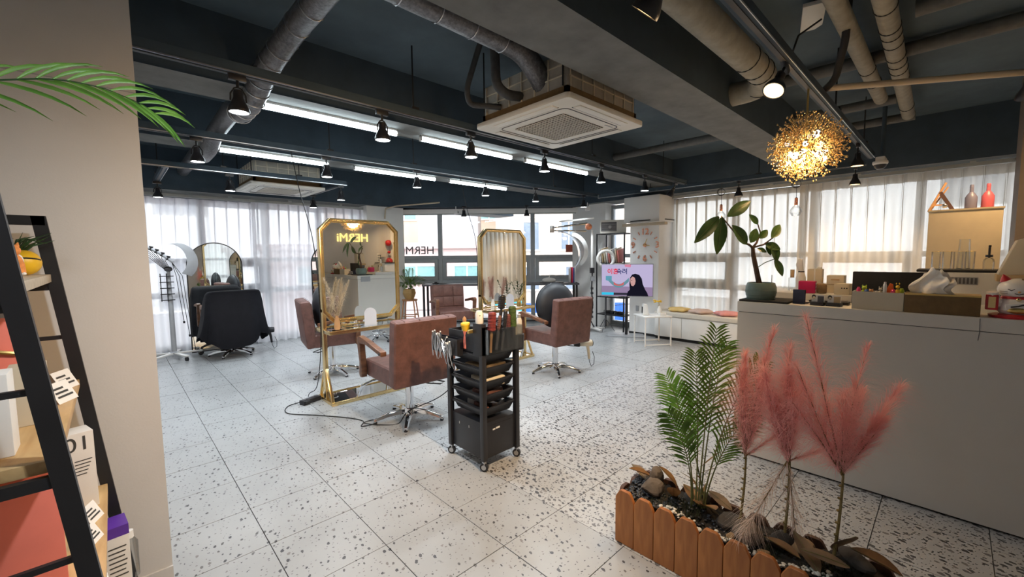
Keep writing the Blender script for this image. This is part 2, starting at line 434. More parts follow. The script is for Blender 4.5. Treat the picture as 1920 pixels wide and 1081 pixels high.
M['gift'] = mat('cream_box', (.62,.55,.42), .6, var=.04)
M['brownbox'] = mat('brown_box', (.16,.095,.035), .7, var=.15, vs=30)
M['kraft'] = mat('kraft_paper', (.5,.36,.2), .8, var=.1)
M['red'] = mat('red_plastic', (.5,.02,.03), .35, var=.1)
M['magenta'] = mat('magenta_box', (.6,.015,.12), .45, var=.1)
M['orange'] = mat('orange_plastic', (.8,.17,.02), .4, var=.1)
M['yellow'] = mat('yellow_plastic', (.8,.5,.02), .4, var=.1)
M['lime'] = mat('lime_plastic', (.45,.6,.03), .4, var=.1)
M['blue'] = mat('blue_plastic', (.03,.12,.4), .4, var=.1)
M['navy'] = mat('navy_card', (.02,.025,.06), .5, var=.1)
M['hotpink'] = mat('pink_plastic', (.85,.06,.2), .4, var=.1)
M['coral'] = mat('coral_box', (.75,.20,.15), .55, var=.1, vs=4)
M['coralp'] = mat('pink_coral_box', (.6,.17,.15), .55, var=.1, vs=4)
M['purple'] = mat('purple_card', (.1,.03,.32), .35, var=.1)
M['paper'] = mat('white_paper', (.75,.74,.72), .8, var=.03)
M['ink'] = mat('printed_ink', (.04,.04,.04), .8)
M['tissue'] = mat('tissue', (.85,.83,.78), .9, var=.03)
M['porcelain'] = mat('white_porcelain', (.82,.8,.76), .15, coat=.5, var=.02)
M['plumfur'] = mat('orange_fur', (.7,.26,.07), .8, var=.4, vs=30)
M['peach'] = mat('peach_wood', (.5,.27,.12), .5, var=.15)
M['stoolwood'] = wood('stool_wood', (.32,.14,.06), (.5,.25,.11), (6,6,1), .5)
M['fabyel'] = mat('yellow_cushion', (.75,.55,.22), .9, var=.06, vs=30)
M['fabbei'] = mat('beige_pink_cushion', (.65,.5,.44), .9, var=.06, vs=30)
M['fabpin'] = mat('pink_cushion', (.72,.33,.33), .9, var=.06, vs=30)
M['seatpad'] = mat('bench_pad', (.66,.62,.54), .85, var=.04, vs=30)
M['tvscreen'] = emission('tv_picture_lilac', (.42,.37,.55), .85)
# ================================================================== SETTING
XR, YL, YB, ZC, ZB = 7.35, 8.25, -1.0, 3.03, 2.6
# ---- floor with individual tiles
TX0, TY0, TS = .4948, 3.5806, .42
fl = struct(G().box(-.7, XR+.1, YB-.1, YL+.1, -.12, -.012).build('floor', M['grout'], smooth=False))
tm = G().box(.002, TS-.002, .002, TS-.002, -.012, 0).mesh('tile', smooth=False); tm.materials.append(M['tile'])
tmd = tm.copy(); tmd.materials.clear(); tmd.materials.append(M['tiled'])
cells = []
for i in range(-3, 17):
    for j in range(-11, 12):
        x0 = TX0+TS*i; y0 = TY0+TS*j
        if x0 > XR or y0 > YL or x0+TS < -.7 or y0+TS < YB: continue
        cx, cy = x0+TS/2, y0+TS/2
        if cx < .117 and cy > 2.4: continue
        if cx*.5*0+(cx*.724-cy*.689)/max(.01, cx*.689+cy*.724) > 1.35 or cx*.689+cy*.724 < .4: vis = 1
        elif (cx*.724-cy*.689)/(cx*.689+cy*.724) < -1.5: vis = 1
        else: vis = 0
        if (cx > 4.1 and cy < .9): vis = 1          # behind the counter
        if cx + cy*.95 > 12.2: vis = 1
        cells.append((vis, cx*cx+cy*cy, x0, y0))
cells.sort()
rest = {0: G(), 1: G()}
for k, (vis, d, x0, y0) in enumerate(cells):
    dense = (x0 + .05 > 1.755) and (y0 + .05 < 2.74-TS+.06)
    if k < 300:
        t = link('tile', tmd if dense else tm, None, fl); t.location = (x0, y0, rnd(-.0006, .0006))
    else:
        rest[int(dense)].box(x0+.0015, x0+TS-.0015, y0+.0015, y0+TS-.0015, -.012, 0)
for k in (0, 1):
    if rest[k].v:
        t = rest[k].build('tile_field', M['tiled'] if k else M['tile'], fl, smooth=False); t['kind'] = 'stuff'

# ---- ceiling slab and beams
ce = struct(G().box(-.7, XR+.3, YB-.2, YL+.3, ZC, ZC+.2).build('ceiling', M['ceil'], smooth=False))
def beam(x0, x1, y0, y1, z0=ZB):
    g = G(); g.box(x0, x1, y0, y1, z0, ZC)
    me = g.mesh('beam', smooth=False); me.materials.append(M['beamface']); me.materials.append(M['beamunder'])
    for p in me.polygons:
        if p.normal.z < -.9: p.material_index = 1
    return link('beam', me, None, ce)
beam(-.62, XR, 1.30, 1.70); beam(.117, XR, 3.36, 3.73); beam(.117, XR, 5.20, 5.56)
beam(.117, XR+.2, 7.85, YL+.2, 2.44); beam(6.98, XR+.2, YB, 5.6, 2.46)
cwM = Matrix.Translation((4.43, 8.22, 0)) @ Matrix.Rotation(-.7600, 4, 'Z')
g = G(); g.M = cwM; g.box(-.6, 4.5, -.32, .35, 2.44, ZC); g.build('beam', M['beamface'], ce, smooth=False)

# ---- solid walls
def wall(name, *b, m='wall', parent=None):
    o = G().box(*b).build(name, M[m], parent, smooth=False)
    return o if parent else struct(o)
wl = wall('wall_left', -.7, .117, 2.385, YL+.2, 0, ZC)
G().box(-.7, .1185, 2.3835, 2.386, 2.135, 2.138).build('paper_seam', M['grey'], wl, smooth=False)
wall('wall_side', -.72, -.62, YB, 2.385, 0, ZC)
wb_ = wall('wall_back', -.72, XR+.1, YB-.1, YB, 0, ZC)
wall('wall_projection', -.62, 4.67, YB, YB+.06, 0, ZC)
struct(G().box(4.45, XR, -.98, -.36, 0, ZC).build('wall_pillar', mat('dark_brown_pillar', (.13,.10,.08), .7, var=.06), None, smooth=False)).name = 'wall_right_pillar'  # pillar in one even dark brown tone
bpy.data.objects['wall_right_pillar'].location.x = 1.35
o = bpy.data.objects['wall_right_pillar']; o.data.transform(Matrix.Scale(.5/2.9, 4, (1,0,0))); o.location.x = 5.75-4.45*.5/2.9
# columns between the windows
wall('wall_column_left', 3.66, 4.45, 7.93, YL+.1, 0, 2.44, m='wallwhite')
wall('wall_column_corner', 7.14, XR+.15, 4.80, 5.62, 0, 2.46, m='wallwhite')
cc = wall('wall_column_clock', 6.82, XR+.05, 3.50, 4.05, 0, 2.46, m='wallwhite')
g = G(); g.box(6.70, XR, 3.44, 4.11, 2.0, 2.44); g.build('boxing', M['wallwhite'], cc, bevel=.006)
g = G(); g.box(6.69, 6.71, 3.6, 3.98, 2.015, 2.03); g.box(6.9, 7.3, 3.43, 3.445, 2.03, 2.045); g.build('slot', M['blackm'], cc, smooth=False)
g = G(); g.box(6.62, 6.72, 3.30, 4.10, 1.93, 1.975); g.build('ledge', M['piper'], cc, bevel=.004)
g = G(); g.box(6.812, 6.82, 3.86, 3.92, .42, .52); g.build('socket', M['grey'], cc, bevel=.002)
# back wall door
dr = struct(G().box(4.95, 5.75, YB+.0, YB+.05, 0, 2.1).build('door_1', M['wallwhite'], None, bevel=.004))
g = G(); g.box(5.02, 5.05, YB+.05, YB+.09, .95, 1.25); g.build('door_handle', M['steel'], dr, bevel=.004)

# ---- windows
def window(name, origin, rz, cols, vents, H=2.42):
    """cols: list of x positions of mullion centres incl. both ends (local), vents: column indices with an opening sash"""
    w_ = sempty(name, origin, rz)
    x0, x1 = cols[0], cols[-1]; D = .1
    g = G(); g.ringprism([(x0,.02),(x1,.02),(x1,H),(x0,H)], [(x0+.06,.1),(x1-.06,.1),(x1-.06,H-.07),(x0+.06,H-.07)], 0, D); g.build('frame', M['alu'], w_, bevel=.004)
    for x in cols[1:-1]:
        g = G(); g.box(x-.045, x+.045, -.01, D, .1, H-.07); g.build('mullion', M['alu'], w_, bevel=.004)
    for z0, z1 in ((1.38, 1.45), (.84, .93)):
        g = G(); g.box(x0+.06, x1-.06, -.005, D, z0, z1); g.build('transom', M['alu'], w_, bevel=.004)
    for k in range(len(cols)-1):
        a, b = cols[k]+.05, cols[k+1]-.05
        for z0, z1, vent in ((1.45, H-.07, 0), (.93, 1.38, k in vents), (.1, .84, 0)):
            if vent:
                fr = G(); fr.ringprism([(a,z0),(b,z0),(b,z1),(a,z1)], [(a+.075,z0+.075),(b-.075,z0+.075),(b-.075,z1-.075),(a+.075,z1-.075)], -.02, .06)
                f = fr.build('sash', M['alu'], w_, bevel=.004)
                h = G(); m = (a+b)/2; h.box(m-.06, m+.06, -.035, -.018, z0+.02, z0+.045); h.box(m-.015, m+.015, -.06, -.02, z0+.03, z0+.075); h.build('sash_handle', M['alu'], f, bevel=.003)
                p = G(); p.box(a+.07, b-.07, .015, .021, z0+.07, z1-.07); p.build('pane', M['pane'], f, smooth=False)
                q = G(); q.ringprism([(a+.073,z0+.073),(b-.073,z0+.073),(b-.073,z1-.073),(a+.073,z1-.073)], [(a+.082,z0+.082),(b-.082,z0+.082),(b-.082,z1-.082),(a+.082,z1-.082)], .005, .014); q.build('gasket', M['aludark'], f, smooth=False)
            else:
                p = G(); p.box(a, b, .045, .051, z0, z1); p.build('pane', M['pane'], w_, smooth=False)
    s = G(); s.box(x0, x1, -.06, .12, -.02, .03); s.build('sill', M['alu'], w_, bevel=.004)
    return w_
window('window_1', (.117, YL, 0), 0, [0, .95, 1.85, 2.75, 3.56], (1, 3))
cw = window('window_2', (4.43, 8.22, 0), -.7600, [0, .93, 2.91, 3.89], (0, 1, 2))
window('window_3', (XR, 4.82, 0), -PI/2, [0, .76], ())
window('window_4', (XR, 3.52, 0), -PI/2, [0, 1.05, 2.1, 3.2, 4.5], (0, 2))
# mirrored lettering on the outer pane of the centre window (reads HERMi from the street)
me = text_mesh('HERMi', .24, .004, 'LEFT'); me.materials.append(M['dgrey'])
o = link('window_lettering', me, None, cw, (.80, .04, 1.56), (PI/2, 0, PI))
o['label'] = 'dark grey HERMi letters on the glass, seen from behind'
g = G(); g.box(3.62, 3.80, .03, .044, 1.50, 1.66); g.build('red_sticker', mat('red_window_sticker', (.45,.1,.06), .6), cw, smooth=False)
# blind box of the centre window
g = G(); g.box(.0, 3.88, -.12, -.03, 2.33, 2.42); g.build('blind_box', M['wallwhite'], cw, bevel=.004)
G().cyl((.02, -.075, 2.318), (3.86, -.075, 2.318), .012, n=8).build('blind_rail', M['rail'], cw)
# baseboards / trim
struct(G().box(-.62, .118, 2.375, 2.386, 0, .06).build('baseboard_left', M['wall'], None, smooth=False))
struct(G().box(6.812, 6.82, 3.50, 4.05, 0, .04).build('baseboard_column', M['blackm'], None, smooth=False))

# ---- curtain rails and curtains
def curtain(name, label, p0, p1, z0, z1, m, pleat=.165, amp=.06, seed=0, group='sheer curtains'):
    p0, p1 = Vector(p0), Vector(p1); d = p1-p0; L = d.length; d.normalize(); n = Vector((-d.y, d.x))
    rs = random.Random(seed); npl = max(3, round(L/pleat)); ph = [rs.uniform(-.35,.35) for _ in range(npl+3)]; am = [rs.uniform(.6,1.25) for _ in range(npl+3)]
    nu = npl*9; nv = 14
    t = thing(name, label, 'curtain', (p0.x, p0.y, 0), 0, group)
    def fn(u, v):
        q = u*npl; i = int(min(q, npl-1e-6)); f = q-i
        top = max(0, (v-.88)/.12)                     # pinch zone at the heading
        k = am[i]*(1-f)+am[i+1]*f
        wave = math.sin(2*PI*(q + ph[i]*(1-f)*(1-v)*.6 + ph[i+1]*f*(1-v)*.6))
        pin = math.exp(-((f-.5)/.10)**2)
        y = amp*k*wave*(1-.75*top)*(1.0-.25*v) + .03*pin*top
        x = u*L + .012*math.sin(q*1.7+seed)*(1-v) + (.5-f)*.35*pleat*top*pin
        y += .012*math.sin(3*v+q*.4+seed)*(1-v)
        z = z0+(z1-z0)*v
        return (d.x*x + n.x*y, d.y*x + n.y*y, z)
    g = G(); g.grid(fn, nu, nv); o = g.build('sheer_cloth', m, t, ang=3, fix=False)
    h = G()
    h.grid(lambda u, v: (lambda q: (q[0]+n.x*-.004*0, q[1], q[2]))(fn(u, .955+.045*v)), nu, 1); hb = h.build('heading_tape', m, t, ang=3, fix=False)
    # pinch pleat folds
    pg = G()
    for i in range(npl):
        x = (i+.5)/npl*L; c = Vector((d.x*x, d.y*x, 0))
        for s_ in (-1, 1):
            a = c + Vector((n.x, n.y, 0))*-.055
            pg._a([tuple(c+Vector((d.x*.006*s_, d.y*.006*s_, z1-.005))), tuple(a+Vector((d.x*.010*s_, d.y*.010*s_, z1-.01))), tuple(a+Vector((d.x*.004*s_, d.y*.004*s_, z1-.35))), tuple(c+Vector((d.x*.014*s_, d.y*.014*s_, z1-1.15)))], [(0,1,2,3)])
    pg.build('pinch_pleats', m, t, fix=False)
    return t
def crail(name, label, p0, p1, z):
    p0, p1 = Vector(p0+(0,)), Vector(p1+(0,))
    t = thing(name, label, 'curtain rail', tuple(p0[:2])+(z,))
    g = G(); g.bar((0,0,0), p1-p0, .05, .045); g.build('rail', M['rail'], t, bevel=.004)
    d = p1-p0
    for k in range(4): G().cbox(d*(k+.5)/4+Vector((0,0,.035)), (.05,.05,.03)).build('bracket', M['rail'], t)
    return t
curtain('sheer_curtain', 'white sheer curtain by the wall corner, behind the rolling processor', (.16, 8.14), (1.80, 8.14), .015, 2.36, M['curtL'], seed=3)
curtain('sheer_curtain', 'white sheer curtain behind the gold mirror and the column', (1.72, 8.02), (3.63, 8.02), .015, 2.36, M['curtL'], seed=5)
curtain('sheer_curtain', 'ivory sheer curtain above the white storage bench', (7.22, 3.45), (7.22, 1.46), .48, 2.39, M['curtR'], seed=8)
curtain('sheer_curtain', 'ivory sheer curtain behind the reception counter', (7.09, 1.54), (7.09, -.60), .02, 2.39, M['curtR'], seed=11)
crail('curtain_rail', 'pale curtain rail along the left window wall', (.13, 8.08), (3.65, 8.08), 2.39)
crail('curtain_rail', 'pale curtain rail along the right window wall', (7.15, 3.43), (7.15, -.60), 2.42)

# ================================================================== OUTSIDE
gr = struct(G().box(-40, 60, -40, 60, -4.7, -4.6).build('street_ground', mat('street_asphalt', (.3,.3,.31), .9, var=.15), None, smooth=False))
def facade(name, label, loc, rz, W, D, z0, z1, m, wins, wm, roof=True):
    b = thing(name, label, 'building', loc, rz)
    G().box(0, W, 0, D, z0, z1).build('wall', m, b, smooth=False)
    if roof:
        G().box(-.15, W+.15, -.15, D+.15, z1, z1+.25).build('parapet', m, b, smooth=False)
    fm = None
    for (x0, x1, a, c) in wins:
        g = G(); g.ringprism([(x0,a),(x1,a),(x1,c),(x0,c)], [(x0+.08,a+.08),(x1-.08,a+.08),(x1-.08,c-.08),(x0+.08,c-.08)], -.06, .02)
        g.box((x0+x1)/2-.03, (x0+x1)/2+.03, -.05, .02, a, c)
        f = g.build('window', M['whitem'], b, smooth=False)
        G().box(x0+.05, x1-.05, -.03, -.02, a+.05, c-.05).build('pane', wm, f, smooth=False)
    return b
peach = mat('peach_facade', (.62,.46,.36), .8, var=.06, vs=1); pinkf = mat('pink_facade', (.6,.45,.43), .8, var=.06, vs=1)
creamf = mat('cream_facade', (.66,.56,.48), .8, var=.06, vs=1); greyf = mat('grey_facade', (.5,.5,.52), .8, var=.06, vs=1)
teal = mat('teal_pane', (.22,.4,.4), .15, var=.1); bluep = mat('grey_blue_pane', (.24,.29,.36), .15, var=.1)
def cwl(x, y, z): return tuple(cwM @ Vector((x, y, z)))
RZ = -.76
facade('apartment_building', 'peach apartment block far behind the centre window', cwl(-9, 17, 0), RZ, 17, 8, -4.6, 9, peach,
       [(1.5+2.6*i, 3.1+2.6*i, 3.6+2.9*j, 5.2+2.9*j) for i in range(6) for j in range(2)] + [(1.5+2.6*i, 3.1+2.6*i, .4, 1.9) for i in range(6)], teal)
facade('low_building', 'low pinkish block with a flat roof outside the centre window', cwl(-8, 8.5, 0), RZ, 9.5, 5, -4.6, 1.75, pinkf,
       [(5.6, 7.4, .3, 1.1), (1.5, 3.2, .3, 1.1), (8.0, 9.2, .3, 1.1)], teal)
facade('roof_block', 'grey plant enclosure standing on the low pink roof', cwl(-1.6, 9.4, 2.0), RZ, 2.6, 2, 0, 1.5, greyf, [], bluep)
facade('shop_building', 'cream building with two small windows outside the right centre pane', cwl(1.8, 9.0, 0), RZ, 8, 6, -4.6, 7, creamf,
       [(1.1, 1.9, 1.6, 2.9), (2.7, 3.5, 1.6, 2.9), (1.1, 1.9, -.1, 1.0), (4.4, 5.2, 1.6, 2.9), (2.9, 3.7, -.1, 1.0)], bluep)
sb = thing('shop_sign', 'bright blue shop signboard at street level outside', 'sign', cwl(3.0, 8.5, -1.7), RZ)
G().box(0, 4.2, 0, .25, 0, 1.1).build('board', mat('blue_signboard', (.02,.12,.5), .4, var=.05), sb, smooth=False)
G().box(-1.3, -.05, 0, .25, -.1, 1.2).build('cyan_panel', mat('cyan_panel', (.02,.4,.55), .4, var=.05), sb, smooth=False)
g = G()
for k in range(5): g.ball((.7+.35*k, -.01, .55+.1*math.sin(k*2)), .16, sc=(1,.1,1))
g.build('white_motif', M['paper'], sb)
facade('grey_building', 'pale grey building across the street beyond the right curtain', (19, -14, 0), PI/2, 13, 6, -4.6, 6.5, greyf,
       [(1+2.4*i, 2.4+2.4*i, -.2+3*j, 1.4+3*j) for i in range(6) for j in range(2)], bluep)
facade('white_building', 'white building across the lane beyond the left curtain', (-13, 17, 0), 0, 11, 6, -4.6, 5.5, M['wallwhite'],
       [(1+2.6*i, 2.4+2.6*i, -.2+3*j, 1.4+3*j) for i in range(6) for j in range(2)], bluep)
for k in range(5):
    a = cwl(-6, 5.5, -.4-.35*k); b = cwl(9, 6.5, .1-.3*k); mid = [(a[i]+b[i])/2 for i in range(3)]; mid[2] -= .35
    o = G().tube([a, mid, b], .012, 5).build('power_line', M['blackm'], None)
    tag(o, ['topmost','second','third','fourth','lowest'][k] + ' black power line sagging across the street outside', 'power line', 'power lines outside')
# ================================================================== CEILING EQUIPMENT
# ---- lighting tracks
def track(label, p, q, rods, z=2.50):
    p, q = Vector(p), Vector(q); L = (q-p).length; ang = math.atan2(q.y-p.y, q.x-p.x)
    t = thing('lighting_track', label, 'lighting track', (p.x, p.y, z), ang, 'ceiling lighting tracks')
    G().box(0, L, -.03, .03, 0, .06).build('channel', M['beamface'], t, bevel=.003)
    G().box(0, L, -.034, -.030, -.002, .006).build('lip', M['steel'], t, smooth=False)
    G().box(.0, L, -.012, .012, -.004, .0).build('conductor_rail', M['black'], t, smooth=False)
    G().box(-.012, .0, -.032, .032, -.004, .062).build('end_cap', M['rail'], t, smooth=False)
    for r in rods:
        G().cyl((r, 0, .06), (r, 0, ZC-z), .006, n=6).build('hanging_rod', M['black'], t)
        G().box(r-.03, r+.03, -.035, .035, .058, .075).build('rod_clamp', M['black'], t, smooth=False)
    return t
track('long dark track nearest the large ceiling cassette', (.14, 2.90), (6.44, 2.90), (1.6, 3.9, 5.6))
track('long dark track between the two rows of fluorescent tubes', (.14, 4.60), (6.70, 4.60), (1.6, 2.6, 5.2))
track('short dark track in front of the far left cassette', (.14, 6.10), (2.52, 6.10), (.9, 1.75), 2.47)
track('stub of track over the curtain beside the far left cassette', (2.46, 6.15), (2.46, 7.5), (.7,), 2.47)
track('stub of track over the curtain next to the left wall', (.50, 6.15), (.50, 7.5), (.9,), 2.47)
track('track running along the right window wall above the bench', (6.50, 4.5), (6.50, .76), (1.0, 2.6), 2.46)
track('warm lit track over the reception counter', (.3, .70), (6.30, .70), (1.0, 3.9, 5.4), 2.50)

# ---- track spotlights
def spot_proto(face):
    t = bpy.data.objects.new('track_spotlight', None); COL.objects.link(t); t.empty_display_size = .05
    G().box(-.045, .045, -.014, .014, -.035, -.004).build('track_adapter', M['blackp'], t, bevel=.003)
    G().cyl((0,0,-.035), (0,0,-.075), .008, n=8).build('stem', M['black'], t)
    for s in (-1, 1):
        G().tube([(0,0,-.07), (.018*s,0,-.078), (.038*s,0,-.11), (.040*s,0,-.15)], .0045, 6).build('yoke_arm', M['black'], t)
    h = G().lathe([(.016,-.085),(.024,-.09),(.026,-.13),(.034,-.15),(.052,-.185),(.056,-.20),(.056,-.212),(.050,-.212),(.050,-.205)], n=20).build('housing', M['blackp'], t)
    G().lathe([(.051,-.209),(.030,-.206),(.0001,-.205)], n=20).build('lamp_face', face, t)
    return t
sp_cool = spot_proto(M['coolface']); sp_warm = spot_proto(M['warmface']); sp_dim = spot_proto(M['dimface'])
nsp = {'c': 0, 'w': 0, 'd': 0}
def spot(kind, label, loc, tilt=(0,0,0), on=1, grp='track spotlights'):
    src = {'c': sp_cool, 'w': sp_warm, 'd': sp_dim}[kind]
    t = src if nsp[kind] == 0 else copy_tree(src)
    nsp[kind] += 1
    tag(t, label, 'spotlight', grp); t.location = loc
    t.rotation_euler = tilt
    if kind == 'c': lamp('SPOT', t, (0,0,-.215), SPOT_POWER*on, (.86,.94,1.0), .045, 2.3, .8)
    if kind == 'w': lamp('SPOT', t, (0,0,-.215), WARM_POWER*on, (1.0,.66,.34), .045, 2.3, .8)
    return t
for k, x in enumerate((.59, 1.48, 2.29, 3.23, 4.22, 5.23)):
    spot('c', f'{ORD[k]} lit spotlight from the left on the track nearest the large cassette', (x, 2.90, 2.50))
spot('d', 'unlit spotlight tilted sideways at the end of the track above the clock column', (6.16, 2.90, 2.50), (.5, 0, 0))
for k, x in enumerate((.60, 1.70, 2.78, 3.88, 4.91, 6.16)):
    spot('c', f'{ORD[k]} lit spotlight from the left on the track between the tube rows', (x, 4.60, 2.50))
for k, (x, y, nm) in enumerate(((1.10, 6.10, 'lit spotlight in front of the far left cassette on the short track'), (2.44, 6.10, 'lit spotlight at the right end of the short far track'))):
    spot('c', nm, (x, y, 2.47))
spot('c', 'lit spotlight over the curtain next to the left wall corner', (.50, 7.3, 2.47), on=.6)
spot('c', 'lit spotlight over the curtain above the large gold mirror', (2.46, 7.3, 2.47), on=.6)
spot('w', 'large warm spotlight tilted towards the wall above the chandelier', (2.80, .70, 2.50), (.12, .62, 0), .7)
spot('w', 'warm spotlight behind the chandelier beside the dome camera', (5.37, .70, 2.50))
spot('w', 'warm spotlight at the near end of the counter track, at the top edge', (1.50, .70, 2.50), (.75, 0, 0), 2.2)
spot('c', 'added unseen fill spotlight on the counter track just above the camera', (.55, .70, 2.50), (.35, .15, 0), 1.2)  # added lamp out of view, brightens the left wall
spot('w', 'small warm spotlight over the ivory curtain beyond the chandelier', (6.50, .86, 2.46))
spot('d', 'dim spotlight over the ivory curtain above the rubber plant', (6.50, 2.15, 2.46))
spot('d', 'dim spotlight at the top of the centre window, left one', (5.20, 6.85, 2.445))
spot('d', 'dim spotlight at the top of the centre window, right one', (6.12, 5.98, 2.445))
spot('w', 'warm spotlight at the right edge of the picture above the pillar', (4.30, -.28, 2.62), (0, -.6, 0), .3)

# ---- fluorescent tubes
k = 0
for row, y in ((0, 3.56), (1, 5.28)):
    for x0, x1 in (((.86, 1.96), (2.20, 3.40), (3.62, 4.84)), ((.87, 1.98), (2.29, 3.50), (3.74, 4.91)))[row]:
        t = thing('tube_light', f"{['left','middle','right'][k%3]} fluorescent tube under the {['nearer','farther'][row]} blue beam", 'tube light', (x0, y, ZB), 0, 'fluorescent tubes'); k += 1
        L = x1-x0
        G().box(0, L, -.022, .022, -.02, 0).build('batten', M['white'], t, bevel=.003)
        G().cyl((.01, 0, -.036), (L-.01, 0, -.038), .023, n=12).build('tube', M['tube'], t)
        for e in (0, L-.012): G().box(e, e+.012, -.022, .022, -.058, 0).build('end_cap', M['white'], t, bevel=.003)

# ---- ceiling cassettes
def cassette(label, loc, small=False):
    t = thing('ceiling_cassette', label, 'air conditioner', loc, 0, 'ceiling cassettes')
    b = G().box(-.42, .42, -.42, .42, .04, .32).build('body', M['acfoam'], t, bevel=.01)
    for s in range(4):
        R = Matrix.Rotation(PI/2*s, 4, 'Z')
        for i in range(7):
            g = G(); g.M = R; g.box(-.39+i*.13-.004, -.39+i*.13+.004, -.428, -.42, .1, .31); g.build('body_rib', M['gift'], b, smooth=False)
        for i in range(2):
            g = G(); g.M = R; g.box(-.4, .4, -.426, -.42, .17+.07*i, .178+.07*i); g.build('body_rib', M['gift'], b, smooth=False)
        g = G(); g.M = R; g.box(-.43, .43, -.43, -.40, .035, .1); g.build('skirt', M['brownbox'], b, smooth=False)
    p = G(); o_ = .475
    def rr(r, c):
        q = []
        for (sx, sy, a0) in ((1,1,0),(-1,1,PI/2),(-1,-1,PI),(1,-1,1.5*PI)):
            for i in range(5):
                a = a0 + PI/2*i/4; q.append((sx*(r-c)+c*math.cos(a), sy*(r-c)+c*math.sin(a)))
        return q
    p.prism(rr(.475,.035), .0, .04, 'xy'); p.build('panel', M['acwhite'], t, bevel=.008)
    G().ringprism(rr(.34,.05), rr(.336,.05), -.004, .001, 'xy').build('inlet_edge', M['dgrey'], t, smooth=False)
    G().prism(rr(.25,.01), -.003, .001, 'xy').build('inlet_dark', M['acgrill'], t, smooth=False)
    for i in range(17):
        c = -.24+i*.03
        G().box(c-.0019, c+.0019, -.25, .25, -.008, -.003).build('grille_bar', M['acwhite'], t, smooth=False)
        G().box(-.25, .25, c-.0019, c+.0019, -.0085, -.0035).build('grille_bar', M['acwhite'], t, smooth=False)
    for s in range(4):
        R = Matrix.Rotation(PI/2*s, 4, 'Z')
        g = G(); g.M = R; g.box(-.30, .30, -.435, -.375, -.006, .002); lv = g.build('louver', M['acwhite'], t, bevel=.002)
        g = G(); g.M = R; g.box(-.305, .305, -.372, -.369, -.004, .002); g.build('louver_gap', M['dgrey'], lv, smooth=False)
    G().box(.20, .30, -.30, -.29, -.003, .0005).build('brand_mark', M['grey'], t, smooth=False)
    for sx in (-1, 1):
        for sy in (-1, 1): G().cyl((sx*.44, sy*.40, .1), (sx*.44, sy*.40, ZC-loc[2]), .006, n=6).build('hanging_rod', M['black'], t)
    return t
cassette('large white ceiling cassette hanging in the foreground', (2.655, 2.225, 2.455))
cassette('far white ceiling cassette near the left curtain', (1.84, 6.80, 2.41))

# ---- ducts and pipes
def pipe(name, label, pts, r, m, rings=(), cat='pipe', ringm='blackm', n=14, grp=None):
    t = thing(name, label, cat, pts[0], 0, grp)
    o = Vector(pts[0]); P_ = [Vector(p)-o for p in pts]
    # soften corners
    Q = [P_[0]]
    for i in range(1, len(P_)-1):
        a, b, c = P_[i-1], P_[i], P_[i+1]; e = min(r*2.2, (a-b).length*.45, (c-b).length*.45)
        p0 = b+(a-b).normalized()*e; p1 = b+(c-b).normalized()*e
        for s in range(6):
            u = s/5; Q.append(p0*(1-u)**2 + b*2*u*(1-u) + p1*u*u)
    Q.append(P_[-1])
    G().tube(Q, r, n).build('pipe_run', M[m], t, ang=1.2)
    for f in rings:
        i = f*(len(P_)-1); k = int(min(i, len(P_)-1.001)); c = P_[k].lerp(P_[k+1], i-k); ax = (P_[k+1]-P_[k]).normalized()
        G().torus(c, r+.001, .004, ax, 16, 5).build('clamp_ring', M[ringm], t)
    return t
pipe('wrapped_duct', 'grey foil wrapped duct dipping under the beams at the left', [(.90,2.13,2.84),(.87,2.85,2.80),(.80,3.14,2.66),(.77,3.36,2.525),(.77,3.76,2.525),(.78,4.0,2.64),(.78,4.9,2.62),(.77,5.16,2.522),(.77,5.62,2.522),(.82,5.9,2.72),(.84,7.83,2.72)], .072, 'duct', [.02+.031*i for i in range(1, 14)], 'duct', 'steel')
pipe('wrapped_duct', 'grey foil wrapped duct leading into the large cassette', [(-.6,2.03,2.84),(2.05,2.03,2.80),(2.26,2.05,2.66),(2.36,2.10,2.58)], .075, 'duct', [.10,.14,.18,.22,.25,.28,.31], 'duct', 'steel')
pipe('insulated_hose', 'black insulated hose bending down to the large cassette', [(2.05,2.45,3.02),(2.02,2.60,2.70),(2.06,2.62,2.60),(2.235,2.45,2.58)], .022, 'ductd', (), 'hose', n=10)
pipe('insulated_hose', 'thick black hose between the duct and the large cassette', [(1.98,2.24,3.02),(2.0,2.24,2.62),(2.10,2.24,2.58),(2.235,2.24,2.60)], .034, 'ductd', (), 'hose', n=10)
pipe('drain_pipe', 'thick beige pipe along the brown beam face with black clamps', [(-.6,1.02,2.74),(3.55,1.02,2.74),(3.72,1.12,2.72),(3.72,1.30,2.72)], .088, 'pipe', (.30,.315,.325,.60), 'pipe')
pipe('ceiling_pipe', 'beige pipe on the ceiling left of the striped pipe', [(2.0,.545,2.90),(5.42,.555,2.90)], .052, 'pipe', (.72,.83))
pipe('ceiling_pipe', 'beige pipe on the ceiling wrapped with black bands', [(2.2,.33,2.90),(6.26,.41,2.90)], .055, 'pipe', (.16,.3,.38,.41,.45,.52,.56,.60,.66,.9))
pipe('cross_pipe', 'dark cross pipe at the top right, nearest the camera', [(3.72,.24,2.95),(3.72,-.95,2.95)], .05, 'piped')
pipe('cross_pipe', 'long dark cross pipe passing behind both beige pipes', [(4.45,1.28,2.965),(4.45,-.95,2.965)], .05, 'piped')
pipe('cross_pipe', 'dark cross pipe at the far end of the beige pipes', [(5.52,1.28,2.90),(5.52,.45,2.90)], .045, 'piped')
pipe('cross_pipe', 'dark cross pipe behind the banded beige pipe end', [(6.35,1.28,2.90),(6.35,.36,2.90)], .045, 'piped')
